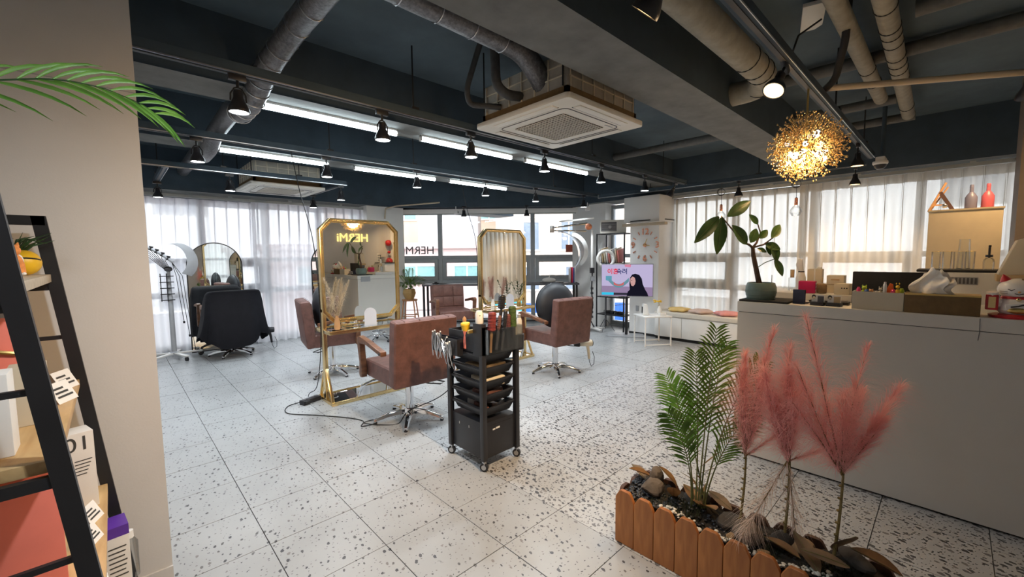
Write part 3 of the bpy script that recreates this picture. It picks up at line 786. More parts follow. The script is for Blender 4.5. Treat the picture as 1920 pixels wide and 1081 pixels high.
pipe('conduit_pipe', 'bright cream conduit crossing under the ceiling at the right', [(3.74,.665,2.60),(4.62,-.62,2.60),(4.62,-.95,2.60)], .021, 'piper', (.45,))
pipe('cross_pipe', 'dark pipe along the ceiling beside the big concrete beam', [(5.2,3.35,2.80),(5.2,1.71,2.80)], .045, 'piped')
pipe('conduit_pipe', 'thin cream conduit bending from the beam to the white column', [(4.45,6.6,2.43),(4.10,7.6,2.43),(4.02,7.86,2.40),(4.02,7.90,2.2)], .014, 'piper', (), n=8)
pipe('ceiling_cable', 'thick dark cable hanging beside the cream panel on the ceiling', [(3.42,.53,3.03),(3.50,.55,2.80),(3.66,.62,2.62),(3.70,.70,2.57)], .022, 'blackm', (), 'cable', n=8)
pipe('ceiling_cable', 'thin black cable from the cream panel to the counter track', [(3.38,.66,2.93),(3.2,.74,2.80),(2.95,.72,2.57)], .006, 'blackm', (), 'cable', n=6)
# cream panel, detector
t = thing('ceiling_panel', 'cream elongated panel fixed to the dark ceiling', 'panel', (3.35,.70,2.955), .25)
G().prism([(-.17,-.06),(.13,-.06),(.18,-.02),(.18,.06),(-.17,.06)], -.012, .012, 'xy').build('plate', M['acwhite'], t, bevel=.003)
G().cyl((-.1,0,.01), (-.1,0,.075), .006, n=6).build('hanger', M['black'], t); G().cyl((.1,0,.01), (.1,0,.075), .006, n=6).build('hanger', M['black'], t)
t = thing('smoke_detector', 'round white detector at the top edge of the ceiling', 'detector', (2.92,.71,ZC))
G().lathe([(.07,0),(.072,-.015),(.055,-.035),(.03,-.045),(.0001,-.046)]).build('casing', M['white'], t); G().torus((0,0,-.028), .06, .003).build('ring_slot', M['dgrey'], t)
# dome camera
t = thing('dome_camera', 'white dome security camera above the ivory curtain', 'camera', (6.10,.60,2.42))
G().box(-.03,.20,-.04,.04,.0,.05).build('bracket', M['white'], t, bevel=.01); G().cyl((.15,0,.05),(.15,0,.61), .02, n=10).build('mount_pole', M['beamface'], t)
G().lathe([(.065,.0),(.068,-.02),(.06,-.035)], n=18).build('collar', M['white'], t)
G().lathe([(.0001,-.085),(.03,-.08),(.05,-.06),(.056,-.035)], n=18).build('dome', M['blackp'], t)
def smallcam(label, loc, rz):
    t = thing('wall_camera', label, 'camera', loc, rz)
    G().cyl((0,0,0),(0,0,.09), .008, n=6).build('bracket', M['white'], t); G().cbox((0,0,-.03), (.14,.09,.07)).build('casing', M['white'], t, bevel=.01)
    G().cyl((0,-.046,-.03),(0,-.052,-.03), .022, n=12).build('lens', M['blackp'], t)
smallcam('white box camera above the corner column', (6.75,4.95,2.36), .8); smallcam('small white camera under the beam over the centre window', (5.15,7.05,2.36), .7)
# cables from the track down to the mirrors
def cable(label, pts, r=.004, m='blackm', cat='cable', name='power_cable', steps=8):
    P_ = [Vector(p) for p in pts]; Q = []
    n = len(P_)
    for i in range(n-1):
        p0 = P_[max(i-1,0)]; p1 = P_[i]; p2 = P_[i+1]; p3 = P_[min(i+2,n-1)]
        for s in range(steps):
            u = s/steps
            Q.append(.5*((2*p1)+(p2-p0)*u+(2*p0-5*p1+4*p2-p3)*u*u+(3*p1-p0-3*p2+p3)*u**3))
    Q.append(P_[-1])
    o = P_[0]
    ob = G().tube([q-o for q in Q], r, 6).build(name, M[m], None); ob.location = o
    return tag(ob, label, cat)
cable('black cable hanging from the ceiling track to the large gold mirror', [(1.36,4.60,2.50),(1.40,4.52,2.1),(1.455,4.40,1.66),(1.462,4.31,1.2),(1.462,4.31,.6),(1.46,4.46,.14),(1.40,4.52,.05),(1.36,4.44,.045)])
cable('black cable hanging from the ceiling track to the second gold mirror', [(3.44,4.60,2.50),(3.46,4.5,2.1),(3.475,4.33,1.62),(3.475,4.31,1.0)])

# ---- chandelier
t = thing('chandelier', 'gold dandelion chandelier with crystal beads and white globes', 'chandelier', (3.32,.70,2.13))
G().cyl((0,0,.0),(0,0,.37), .006, n=6).build('suspension_rod', M['goldm'], t); G().ball((0,0,0), .035).build('hub', M['goldm'], t)
rs = random.Random(4); st = G(); bd = G()
for i in range(620):
    z = 1-2*(i+.5)/620; a = i*2.39996; r0 = math.sqrt(1-z*z)
    d = Vector((r0*math.cos(a)+rs.uniform(-.1,.1), r0*math.sin(a)+rs.uniform(-.1,.1), z*.92+rs.uniform(-.1,.1))).normalized()
    L = rs.uniform(.13,.235)
    st.tube([d*.02, d*L], .0011, 3, caps=False)
    bd.ball(d*L, rs.uniform(.0045,.0075), 5, 3, (1,1,1.25))
    for q in range(2):
        e = (d + Vector((rs.uniform(-.3,.3), rs.uniform(-.3,.3), rs.uniform(-.3,.3)))).normalized()*L*rs.uniform(.8,1)
        bd.ball(e, rs.uniform(.0035,.006), 5, 3, (1,1,1.25))
o = st.build('gold_stems', M['goldm'], t, fix=False); o['kind'] = 'stuff'
o = bd.build('crystal_beads', M['crystal'], t, fix=False); o['kind'] = 'stuff'
for i in range(9):
    z = (i-4)/5.5; a = 2.3*i+.4; r0 = math.sqrt(1-z*z)
    G().ball(Vector((r0*math.cos(a), r0*math.sin(a), z))*.11, .017+.006*(i%2)).build('white_globe', M['globe'], t)
for i in range(7):
    a = i*.9+3.2; G().ball((.10*math.cos(a), .10*math.sin(a), -.045-.02*(i%3)), .017).build('light_bulb', M['led'], t)
lamp('POINT', t, (0,0,-.05), 34, (1.0,.66,.34), .10)

# ---- pendant bulbs
def pendant(label, loc, drop):
    t = thing('pendant_bulb', label, 'pendant lamp', loc, 0, 'bare bulb pendants')
    G().tube([(0,0,0),(0,0,-drop)], .003, 6).build('cord', M['black'], t)
    c = G()
    for k in range(3): c.torus((0,.004*k,-drop*.42), .045+.004*k, .003, (.9,.4,.2), 18, 5)
    c.build('cord_coil', M['black'], t)
    G().lathe([(.018,-drop-.10),(.020,-drop-.09),(.018,-drop-.01),(.006,-drop)]).build('socket', M['copper'], t)
    G().lathe([(.0001,-drop-.245),(.045,-drop-.235),(.070,-drop-.19),(.066,-drop-.155),(.035,-drop-.115),(.016,-drop-.10)]).build('glass_globe', M['glass'], t)
    G().ball((0,0,-drop-.165), .020, 10, 8, (1,1,1.4)).build('filament', M['bulb'], t)
    lamp('POINT', t, (0,0,-drop-.17), 5, (1,.62,.3), .03)
pendant('warm bulb pendant hanging before the ivory curtain near the chandelier', (6.50,1.45,2.46), .30)
pendant('pendant bulb partly hidden by the rubber plant leaves', (6.50,2.38,2.46), .30)
# ================================================================== SALON FURNITURE
# ---- styling chairs
def chair_proto():
    t = bpy.data.objects.new('styling_chair', None); COL.objects.link(t); t.empty_display_size = .05
    G().lathe([(.055,.055),(.06,.07),(.05,.10),(.036,.105),(.036,.36),(.05,.362),(.05,.375)], n=20).build('hydraulic_column', M['chrome'], t)
    for k in range(5):
        a = 2*PI*k/5+.35; R = Matrix.Rotation(a, 4, 'Z')
        g = G(); g.M = R
        pts = [(.03,.075,.036,.026),(.10,.082,.033,.024),(.20,.066,.028,.020),(.28,.040,.022,.016),(.315,.028,.018,.014)]
        vs = []; fs = []
        for (r, z, w_, h) in pts: vs += [(r,-w_,z-h),(r,w_,z-h),(r,w_*.55,z+h*.6),(r,-w_*.55,z+h*.6)]
        for i in range(len(pts)-1):
            for q in range(4): fs.append((i*4+q, i*4+(q+1)%4, i*4+4+(q+1)%4, i*4+4+q))
        fs += [(3,2,1,0), tuple(16+q for q in range(4))]
        g._a(vs, fs); lg = g.build('base_leg', M['chrome'], t, bevel=.004)
        g = G(); g.M = R; g.cyl((.30,0,0),(.30,0,.022), .016, n=10); g.build('foot_pad', M['blackp'], lg)
    G().box(-.16,.16,-.16,.16,.372,.39).build('seat_plate', M['blackm'], t, bevel=.004)
    G().box(-.285,.285,-.25,.29,.39,.545).build('seat', M['leather'], t, bevel=.03, seg=3)
    b = G(); b.M = Matrix.Translation((0,-.255,.40)) @ Matrix.Rotation(.10, 4, 'X'); b.box(-.29,.29,-.06,.05,-.01,.545); bk = b.build('backrest', M['leather'], t, bevel=.03, seg=3)
    # tufted squares on the front of the backrest
    for i in range(3):
        for j in range(2):
            g = G(); g.M = Matrix.Translation((0,-.255,.40)) @ Matrix.Rotation(.10, 4, 'X')
            g.box(-.262+i*.178, -.262+i*.178+.168, .045, .062, .17+j*.175, .17+j*.175+.165); g.build('tuft_panel', M['leather'], bk, bevel=.016, seg=2)
    for i in range(4):
        g = G(); g.M = Matrix.Translation((0,-.255,.40)) @ Matrix.Rotation(.10, 4, 'X'); g.box(-.205+i*.136-.002, -.205+i*.136+.002, -.055, .052, .5435, .5465); g.build('top_seam', M['leatherd'], bk, smooth=False)
    for s in (-1, 1):
        x = s*.315
        pr = [(-.20,.685),(-.10,.70),(.10,.735),(.26,.755),(.31,.74),(.315,.71),(.29,.60),(.27,.52),(.285,.42),(.27,.385),(.22,.39),(.215,.45),(.235,.60),(.245,.69),(.10,.695),(-.20,.645)]
        g = G(); g.prism(pr, x-.026, x+.026, 'yz'); g.build('armrest', M['armwood'], t, bevel=.01, seg=2)
        G().cyl((x-s*.03,-.17,.665),(x+s*.03,-.17,.665), .012, n=10).build('arm_bolt', M['blackp'], t)
    G().tube([(.05,-.05,.35),(.20,-.12,.335),(.24,-.20,.33),(.18,-.24,.33),(.10,-.16,.335),(.03,-.07,.35)], .006, 6).build('pump_lever', M['black'], t)
    return t
ch = chair_proto()
tag(ch, 'brown leather styling chair seen from behind beside the black trolley', 'chair', 'brown styling chairs'); ch.location = (1.86, 3.30, 0); ch.rotation_euler = (0,0,-.05)
dup(ch, 'brown leather styling chair at the second gold mirror with a hair dryer hanging from it', (3.93, 3.36, 0), -.12)
dup(ch, 'brown leather styling chair seen sideways left of the large gold mirror', (1.93, 5.30, 0), -1.75)
dup(ch, 'styling chair covered by a black cape at the arched mirror', (1.25, 7.44, 0), 0)
dup(ch, 'brown tufted styling chair facing the camera near the centre window', (4.15, 5.85, 0), PI-.35)

def round_cushion(label, loc, rot, r=.27):
    t = thing('round_cushion', label, 'cushion', loc, rot, 'black round cushions')
    pr = [(.0001,-.10),(.10,-.095),(.19,-.075),(.245,-.045),(r,0),(.245,.045),(.19,.075),(.10,.095),(.0001,.10)]
    G().lathe([(a*r/.27, b) for a, b in pr], n=32).build('pad', M['vinyl'], t, ang=2)
    G().torus((0,0,0), r-.004, .009, n=32, m=6).build('piping', M['cape'], t)
    G().lathe([(.02,.098),(.012,.106),(.0001,.108)]).build('button', M['cape'], t)
    for k in range(12):
        a = 2*PI*k/12
        G().tube([(rr*math.cos(a), rr*math.sin(a), zz) for rr, zz in ((.03,.1015),(.10,.0975),(.19,.078),(.245,.049),(r-.006,.005))], .0035, 5).build('seam', M['cape'], t)
round_cushion('round black cushion propped on the chair at the second mirror', (3.90, 3.33, .835), (-PI/2-.1, 0, -.3), .275)
round_cushion('round black cushion on the sideways chair left of the large mirror', (1.83, 5.31, .825), (-PI/2, 0, -1.75), .275)

# ---- black cape draped over the far chair
t = thing('salon_cape', 'black cutting cape draped over the chair before the arched mirror', 'cape', (1.25, 7.44, 0))
rs = random.Random(2)
prof = [(.985,.27,.06),(.975,.31,.10),(.94,.335,.13),(.82,.36,.18),(.66,.375,.25),(.52,.39,.31),(.38,.41,.35),(.27,.43,.37)]
def capef(u, v):
    q = v*(len(prof)-1); i = int(min(q, len(prof)-1.001)); f = q-i
    z = prof[i][0]*(1-f)+prof[i+1][0]*f; a = prof[i][1]*(1-f)+prof[i+1][1]*f; b = prof[i][2]*(1-f)+prof[i+1][2]*f
    an = 2*PI*u; c, s = math.cos(an), math.sin(an); e = .45
    x = a*math.copysign(abs(c)**e, c); y = b*math.copysign(abs(s)**e, s)
    fold = (math.sin(an*9+1)+.6*math.sin(an*14+2))*.022*max(0, v-.3)
    hem = (math.sin(an*3+.6)*.10+math.sin(an*7)*.05)*max(0, v-.6)/.4
    off = -.335*(1-v)-.08*v
    return (x*(1+fold*2.5), y*(1+fold*2.5)+off, z-hem*.8)
g = G(); g.grid(capef, 72, 20, wrapu=True); g.build('cloth', M['cape'], t, ang=3, fix=False)
g = G(); g._a([capef(k/72, 0) for k in range(72)], [tuple(range(72))]); g.build('top_fold', M['cape'], t)

# ---- hair dryers hanging on chairs
def dryer(label, loc, rz, tilt=0, body='gift'):
    t = thing('hair_dryer', label, 'hair dryer', loc, (tilt, 0, rz))
    G().lathe([(.028,-.09),(.034,-.07),(.040,.0),(.044,.06),(.040,.09),(.02,.10)], ax=(1,0,0), n=16).build('barrel', M[body], t)
    G().lathe([(.038,.0),(.03,.03),(.022,.06)], c=(-.085,0,0), ax=(-1,0,0), n=16).build('nozzle', M['blackp'], t)
    G().torus((.09,0,0), .034, .008, (1,0,0), 16, 6).build('inlet_ring', M['blackp'], t)
    G().tube([(.03,0,-.03),(.045,0,-.10),(.055,0,-.20)], [.020,.018,.015], 10).build('handle', M[body], t)
    G().tube([(.055,0,-.20),(.06,0,-.24),(.085,.0,-.30),(.12,0,-.27),(.125,0,-.18),(.10,0,-.11)], .004, 6).build('cord', M['black'], t)
    G().box(-.07,.03,-.02,.02,.035,.05).build('hook_strap', M['blackm'], t, bevel=.004)
dryer('cream and black hair dryer hanging from the chair at the second mirror', (4.22, 3.12, .345), -.5)
dryer('black hair dryer hanging on the draped chair', (1.70, 7.36, .32), -.3, 0, 'blackp')

# ---- gold standing mirrors
def gold_mirror(label, loc, w=.84, h=1.83, zb=.79):
    t = thing('standing_mirror', label, 'mirror', loc, 0, 'gold standing mirrors')
    a = w/2; c = .11
    def octo(m):
        return [(-a+c+m*.41,zb+m),(a-c-m*.41,zb+m),(a-m,zb+c+m*.41),(a-m,h-c-m*.41),(a-c-m*.41,h-m),(-a+c+m*.41,h-m),(-a+m,h-c-m*.41),(-a+m,zb+c+m*.41)]
    G().ringprism(octo(0), octo(.035), -.035, .035).build('mirror_frame', M['gold'], t, bevel=.006)
    G().prism(octo(.03), -.018, .018).build('mirror_glass', M['mirror'], t, smooth=False)
    G().ringprism(octo(.036), octo(.041), -.024, .024).build('inner_bead', M['goldm'], t, smooth=False)
    for s in (-1, 1):
        x = s*(a-.018)
        G().box(x-.018, x+.018, -.03, .03, .03, zb+.15).build('upright', M['gold'], t, bevel=.004)
        for q in (-1, 1):
            G().bar((x,q*.02,.34), (x,q*.16,.03), .03, .02).build('brace', M['gold'], t, bevel=.003)
        G().box(x-.018, x+.018, -.18, .18, .0, .035).build('foot_rail', M['gold'], t, bevel=.004)
    for q in (-1, 1):
        G().box(-a, a, q*.18-.012, q*.18+.012, .0, .035).build('base_rail', M['gold'], t, bevel=.004)
    G().box(-a+.02, a-.02, -.165, .165, .018, .026).build('base_glass', M['mirror'], t, smooth=False)
    # shelf on both sides
    for q in (-1, 1):
        y0, y1 = (q*.03, q*.19) if q > 0 else (-.19, -.03)
        G().box(-a+.02, a-.02, y0, y1, .716, .724).build('glass_shelf', M['mirror'], t, smooth=False)
        G().box(-a, a, q*.19-.01, q*.19+.01, .70, .735).build('shelf_rail', M['gold'], t, bevel=.003)
        for s in (-1, 1): G().box(s*(a-.01)-.01, s*(a-.01)+.01, y0, y1, .70, .735).build('shelf_side', M['gold'], t, bevel=.003)
    # chrome foot rest
    G().tube([(-.16,-.17,.03),(-.14,-.24,.16),(-.05,-.27,.20),(.05,-.27,.20),(.14,-.24,.16),(.16,-.17,.03)], .014, 8).build('foot_rest', M['chrome'], t)
    return t
gold_mirror('large gold framed mirror reflecting the reception counter', (1.885, 4.27, 0))
gold_mirror('gold framed mirror behind the trolley reflecting the ivory curtain', (3.895, 4.27, 0), h=1.80)
# sensor spots on mirror tops
# ---- arched mirrors against the left curtain
def arch_mirror(label, x):
    t = thing('arched_mirror', label, 'mirror', (x, 7.89, 0), 0, 'arched mirrors')
    a, hs = .36, 1.33
    def ol(m): return [(-a+m, .02+m), (a-m, .02+m)] + [((a-m)*math.cos(PI*k/20), hs+(a-m)*math.sin(PI*k/20)) for k in range(21)]
    G().ringprism(ol(0), ol(.014), -.018, .012).build('black_frame', M['black'], t, ang=.4)
    G().prism(ol(.01), -.012, .006).build('mirror_glass', M['mirror'], t, smooth=False)
    G().bar((0,.012,1.0), (0,.09,.03), .03, .015).build('rear_stand', M['black'], t)
    for s in (-1, 1): G().box(s*.25-.03, s*.25+.03, -.05, .06, 0, .022).build('foot', M['black'], t, bevel=.003)
arch_mirror('arched black framed mirror behind the draped chair', 1.16); arch_mirror('arched mirror mostly hidden behind the large gold mirror', 2.93)

# ---- black trolley
t = thing('salon_trolley', 'tall black salon trolley with five trays on casters', 'trolley', (1.885, 2.295, 0), .0)
X, Y = .152, .185
for sx in (-1, 1):
    for sy in (-1, 1):
        G().box(sx*X-.018, sx*X+.018, sy*Y-.018, sy*Y+.018, .07, .79).build('corner_post', M['blackp'], t, bevel=.005)


        k_ = G().box(sx*X-.010, sx*X+.010, sy*Y-.012, sy*Y+.012, .03, .075).build('caster_fork', M['steel'], t, bevel=.003)
        g = G(); g.M = Matrix.Translation((sx*X, sy*Y, .029)) @ Matrix.Rotation(.5, 4, 'Z'); g.lathe([(.029,-.012),(.029,.012)], ax=(1,0,0), n=18); g.build('caster_wheel', M['blackp'], k_, bevel=.003)
        g = G(); g.M = Matrix.Translation((sx*X, sy*Y, .029)) @ Matrix.Rotation(.5, 4, 'Z'); g.lathe([(.017,-.0135),(.017,.0135)], ax=(1,0,0), n=14); g.build('wheel_hub', M['steel'], k_)
G().box(-X, X, -Y, Y, .075, .325).build('lower_cabinet', M['blackp'], t, bevel=.006)
G().box(-X-.002, X+.002, -Y-.003, -Y+.01, .09, .30).build('front_panel', M['blackp'], t, bevel=.004)
G().box(-.075,-.052,-Y-.0045,-Y-.002,.262,.272).build('white_mark', M['paper'], t, smooth=False); G().box(-.045,-.012,-Y-.0045,-Y-.002,.264,.276).build('white_mark', M['paper'], t, smooth=False)
for yy in (-.03, .08): G().box(-X-.0035,-X-.001,yy,yy+.006,.255,.272).build('key_slot', M['grey'], t, smooth=False)
for k in range(5):
    z = .355+.092*k
    g = G()
    o_ = [(-X+.02,-Y+.01),(X-.02,-Y+.01),(X-.02,Y-.01),(-X+.02,Y-.01)]
    def rect(ix, iy): return [(-X+.006+ix,-Y+.004+iy),(X-.006-ix,-Y+.004+iy),(X-.006-ix,Y-.004-iy),(-X+.006+ix,Y-.004-iy)]
    def ring(a, b, za, zb):
        g._a([(p[0],p[1],za) for p in a]+[(p[0],p[1],zb) for p in b], [(i,(i+1)%4,4+(i+1)%4,4+i) for i in range(4)])
    lo, hi = rect(.03,.03), rect(.008,.0)
    ring(lo, hi, z, z+.068); ring(rect(.034,.034), rect(.012,.004), z+.004, z+.068)
    g._a([(p[0],p[1],z) for p in lo], [(3,2,1,0)]); g._a([(p[0],p[1],z+.004) for p in rect(.034,.034)], [(0,1,2,3)])
    ring(hi, rect(-.004,-.006), z+.068, z+.069); ring(rect(-.004,-.006), rect(-.004,-.006), z+.058, z+.068)
    ring(rect(.012,.004), rect(-.004,-.006), z+.068, z+.0685)
    tr = g.build('tray', M['blackp'], t, ang=.5)
    for sx in (-1, 1): G().box(sx*X-.006, sx*X+.006, -Y, Y, z+.05, z+.064).build('tray_runner', M['blackp'], t, bevel=.002)
rs = random.Random(9)
# contents of the trays: towels, clips, combs, foils
TR = (1.885, 2.295)
def trayitem(name, label, cat, k, dx, dy, size, m, rz, grp='things lying in the trolley trays', z0=0):
    z = .355+.092*k+.005+z0
    tt = tag(G().cbox((0,0,size[2]/2), size).build(name, M[m], None, bevel=min(size)*.3), label, cat, grp)
    tt.location = (TR[0]+dx, TR[1]+dy, z); tt.rotation_euler = (rnd(-.05,.05), rnd(-.05,.05), rz); return tt
trayitem('folded_towel', 'grey brown folded towel in the uppermost open tray', 'towel', 3, .0, -.03, (.19,.24,.062), 'rockt', .15)
trayitem('folded_towel', 'beige paper bundle in the second open tray', 'towel', 2, .0, -.06, (.18,.19,.066), 'gift', -.1)
trayitem('section_comb', 'dark comb sticking out of the second open tray', 'comb', 2, -.02, .10, (.16,.03,.012), 'dgrey', .5, z0=.068)
trayitem('scissors_case', 'brown leather case in the third open tray', 'case', 1, .0, -.05, (.17,.16,.064), 'leather', .2)
trayitem('foil_pack', 'silver foil pack in the lowest open tray', 'pack', 0, .05, -.07, (.10,.12,.064), 'steel', .3)
trayitem('cream_tube', 'brown tube in the lowest open tray', 'tube', 0, -.06, -.05, (.05,.16,.05), 'leather', -.2)
trayitem('white_clip_box', 'small white box in the lowest open tray', 'box', 0, -.02, .10, (.06,.06,.055), 'paper', .4)
# upper bins
G().box(-X, X, -Y, Y, .795, .81).build('top_deck', M['blackp'], t, bevel=.004)
def bin_(name, x0, x1, y0, y1, z0, z1, m, th=.004, par=None):
    g = G(); g.ringprism([(x0,y0),(x1,y0),(x1,y1),(x0,y1)], [(x0+th,y0+th),(x1-th,y0+th),(x1-th,y1-th),(x0+th,y1-th)], z0, z1, 'xy'); g.box(x0+th,x1-th,y0+th,y1-th,z0,z0+th)
    return g.build(name, M[m], par or t, smooth=False)
bin_('side_bin', -X-.005, -.02, -.12, Y, .81, .93, 'blackp'); bin_('rear_bin', .0, X, -.08, Y, .81, .91, 'blackp')
G().box(-X-.01, X, -Y-.005, -Y+.03, .78, .98).build('front_block', M['blackp'], t, bevel=.004)
G().box(-X-.012, -X+.03, -Y-.005, -.10, .78, 1.0).build('corner_block', M['blackp'], t, bevel=.004)
bin_('clear_holder', -X+.005, X+.02, -Y-.055, -Y-.005, .80, .965, 'acryl', .003)
bin_('clip_holder', -X-.055, -X-.005, .02, Y+.14, .76, .875, 'blackp')
g = G(); g.lathe([(.048,.76),(.052,.87)], c=(X+.10,-.10,0), n=20); g.build('cup_holder', M['blackp'], t)
G().box(X-.01, X+.06, -.12, -.08, .80, .82).build('cup_arm', M['blackp'], t, bevel=.003)
# tools in the trolley : clips along the left bin
clip = None
for k in range(16):
    lab = f'{ORD[k]} steel hair clip from the far end on the trolley edge'
    y = TR[1]+Y+.13-k*.016; x = TR[0]-X-.058
    if clip is None:
        clip = thing('hair_clip', lab, 'hair clip', (x, y, .82), 0, 'hair clips on the trolley')
        G().tube([(0,0,.075),(-.004,0,.03),(-.004,0,-.05),(0,0,-.10)], [.004,.005,.004,.002], 6).build('jaw', M['chrome'], clip)
        G().tube([(.006,0,.08),(.009,0,.03),(.006,0,-.02)], [.004,.005,.003], 6).build('grip', M['steel'], clip)
        G().ball((.002,0,.078), .006, 8, 6).build('pivot', M['white'], clip)
    else:
        dup(clip, lab, (x + (0 if k < 8 else rnd(-.015,.0)), y, .82+rnd(-.015,.02) - (.05 if k > 9 else 0)), (rnd(-.5,.5) if k > 7 else rnd(-.06,.06), rnd(-.2,.1), rnd(-.5,.5)))
def brush(label, loc, rot, body, hm, L=.11, r=.022, hl=.14, name='hair_brush'):
    b = thing(name, label, 'brush', loc, rot, 'brushes in the trolley holder')
    G().lathe([(.006,0),(.011,.02),(.008,.06),(.009,hl)], n=10, ax=(0,0,-1), c=(0,0,hl)).build('handle', hm, b)
    G().lathe([(.008,hl),(r,hl+.008),(r,hl+L-.01),(r*.7,hl+L)], n=14).build('bristle_barrel', body, b, bevel=.002)
    for q in range(6):
        G().torus((0,0,hl+.015+q*(L-.03)/5), r+.0005, .002, n=14, m=4).build('bristle_ring', body, b)
    return b
FY = TR[1]-Y-.030
brush('dark red round brush with a wooden handle in the clear holder', (TR[0]-X+.045, FY, .81), (.05,.03,0), mat('red_bristle', (.16,.02,.02), .6, var=.3, vs=60), M['peach'], .13, .027, .14)
brush('slim brown brush beside the red brush in the clear holder', (TR[0]-X+.095, FY, .82), (.0,.16,0), M['leather'], M['dgrey'], .10, .012, .13)
brush('thin black brush leaning in the clear holder', (TR[0]-X+.145, FY, .81), (.03,.12,0), M['blackp'], M['dgrey'], .14, .014, .13)
brush('tall black paddle brush at the back of the holder', (TR[0]-X+.175, FY+.045, .98), (.0,.1,0), M['blackp'], M['blackp'], .10, .024, .10)
brush('maroon brush near the green roller brush', (TR[0]-X+.205, FY, .82), (.0,.0,0), mat('maroon_bristle', (.11,.03,.035), .6, var=.2), M['blackp'], .10, .018, .13)
brush('green round roller brush standing in the clear holder', (TR[0]-X+.255, FY, .81), (.0,-.03,0), mat('green_bristle', (.05,.09,.02), .7, var=.4, vs=60), M['blackp'], .15, .026, .14)
t2 = thing('spray_bottle', 'white spray bottle on the trolley corner block', 'bottle', (TR[0]-X+.01, TR[1]-.145, 1.0))
G().lathe([(.024,0),(.026,.01),(.026,.065),(.018,.085)], n=16).build('body', M['whitem'], t2); G().ball((-.012,-.022,.055), .004, 6, 5).build('logo_dot', M['black'], t2)
t2 = thing('powder_brush', 'coral neck brush with a yellow top in the side bin', 'brush', (TR[0]-X+.02, TR[1]+.0, .815), (0,-.1,0))
G().lathe([(.030,0),(.026,.05),(.018,.09),(.022,.12)], n=14).build('handle', M['coral'], t2); G().lathe([(.022,.12),(.034,.165),(.030,.175),(.0001,.178)], n=14).build('bristles', M['yellow'], t2)
t2 = thing('squeeze_bottle', 'small cream bottle behind the neck brush', 'bottle', (TR[0]-.08, TR[1]+.10, .815)); G().lathe([(.020,0),(.020,.13),(.012,.14),(.012,.165)], n=14).build('body', M['white'], t2); G().lathe([(.014,.165),(.014,.185),(.004,.20)], n=12).build('cap', M['peach'], t2)
t2 = tag(G().cbox((0,0,.012), (.05,.02,.024)).build('wood_block', M['goldm'], None, bevel=.003), 'small yellow block on the rim of the trolley bin', 'block'); t2.location = (TR[0]-X-.02, TR[1]-.09, .931)
for k, (dx, hh, mm) in enumerate(((.0,.17,'gift'), (.055,.20,'white'))):
    t2 = thing('spray_can', ['short beige spray can in the trolley cup', 'tall white spray can at the right side of the trolley'][k], 'spray can', (TR[0]+X+.075+dx, TR[1]-.10+dx*.2, .765 if k == 0 else .765))
    G().lathe([(.0215,0),(.022,.01),(.022,hh),(.015,hh+.02)], n=16).build('can', M[mm], t2); G().lathe([(.014,hh+.02),(.014,hh+.045),(.006,hh+.05)], n=12).build('cap', M['grey'], t2)
t2 = thing('curling_iron', 'black coiled curling iron cable on the side bin', 'cable', (TR[0]-.075, TR[1]+.03, .93)); 
for k in range(3): G().torus((0,0,.008*k), .05-.004*k, .006, (.1*k,.1,1), 18, 5).build('cable_loop', M['blackm'], t2)

# ---- extension socket on the floor, black cords
t = thing('extension_socket', 'black power strip on the floor by the large gold mirror', 'power strip', (1.36, 4.38, 0), .35)
G().box(-.10,.10,-.035,.035,0,.045).build('casing', M['blackp'], t, bevel=.006)
for k in range(4): G().lathe([(.017,.045),(.017,.048),(.012,.0485)], c=(-.07+.046*k,0,0), n=14).build('outlet', M['dgrey'], t)
G().box(-.092,-.04,-.055,-.034,.01,.04).build('plug', M['blackm'], t, bevel=.003)
cable('black dryer cord lying in loops from the power strip to the front chair', [(1.30,4.36,.03),(1.16,4.40,.005),(1.10,4.20,.005),(1.28,3.95,.005),(1.45,3.70,.005),(1.52,3.52,.005),(1.46,3.42,.005),(1.56,3.38,.012),(1.60,3.48,.006),(1.50,3.45,.012),(1.62,3.30,.005),(1.72,3.25,.006),(1.80,3.22,.10),(1.95,3.02,.22),(2.05,2.96,.30),(2.10,2.98,.37)], .0045)
t2 = thing('curling_wand', 'grey handled curling wand hanging behind the front chair', 'curling wand', (2.10, 2.98, .37), (.5,.2,0))
G().tube([(0,0,0),(0,0,.10)], [.008,.013], 10).build('handle', M['dgrey'], t2); G().tube([(0,0,.10),(0,0,.16)], [.013,.011], 10).build('grip', M['kraft'], t2)
# ---- wheeled stool behind the big mirror
t = thing('rolling_stool', 'low rolling stool with chrome base behind the large mirror', 'stool', (3.25, 6.75, 0))
G().lathe([(.16,.40),(.17,.42),(.17,.45),(.15,.47),(.0001,.475)], n=22).build('seat', M['vinyl'], t); G().cyl((0,0,.08),(0,0,.40), .022, n=12).build('column', M['chrome'], t)
for k in range(5):
    a = 2*PI*k/5; lg = G().tube([(0,0,.09),(.10*math.cos(a),.10*math.sin(a),.10),(.22*math.cos(a),.22*math.sin(a),.06)], .013, 8).build('base_leg', M['chrome'], t)
    G().ball((.22*math.cos(a),.22*math.sin(a),.025), .025, 10, 8).build('caster', M['blackp'], lg)
G().torus((0,0,.16), .12, .009, n=22, m=6).build('foot_ring', M['chrome'], t)

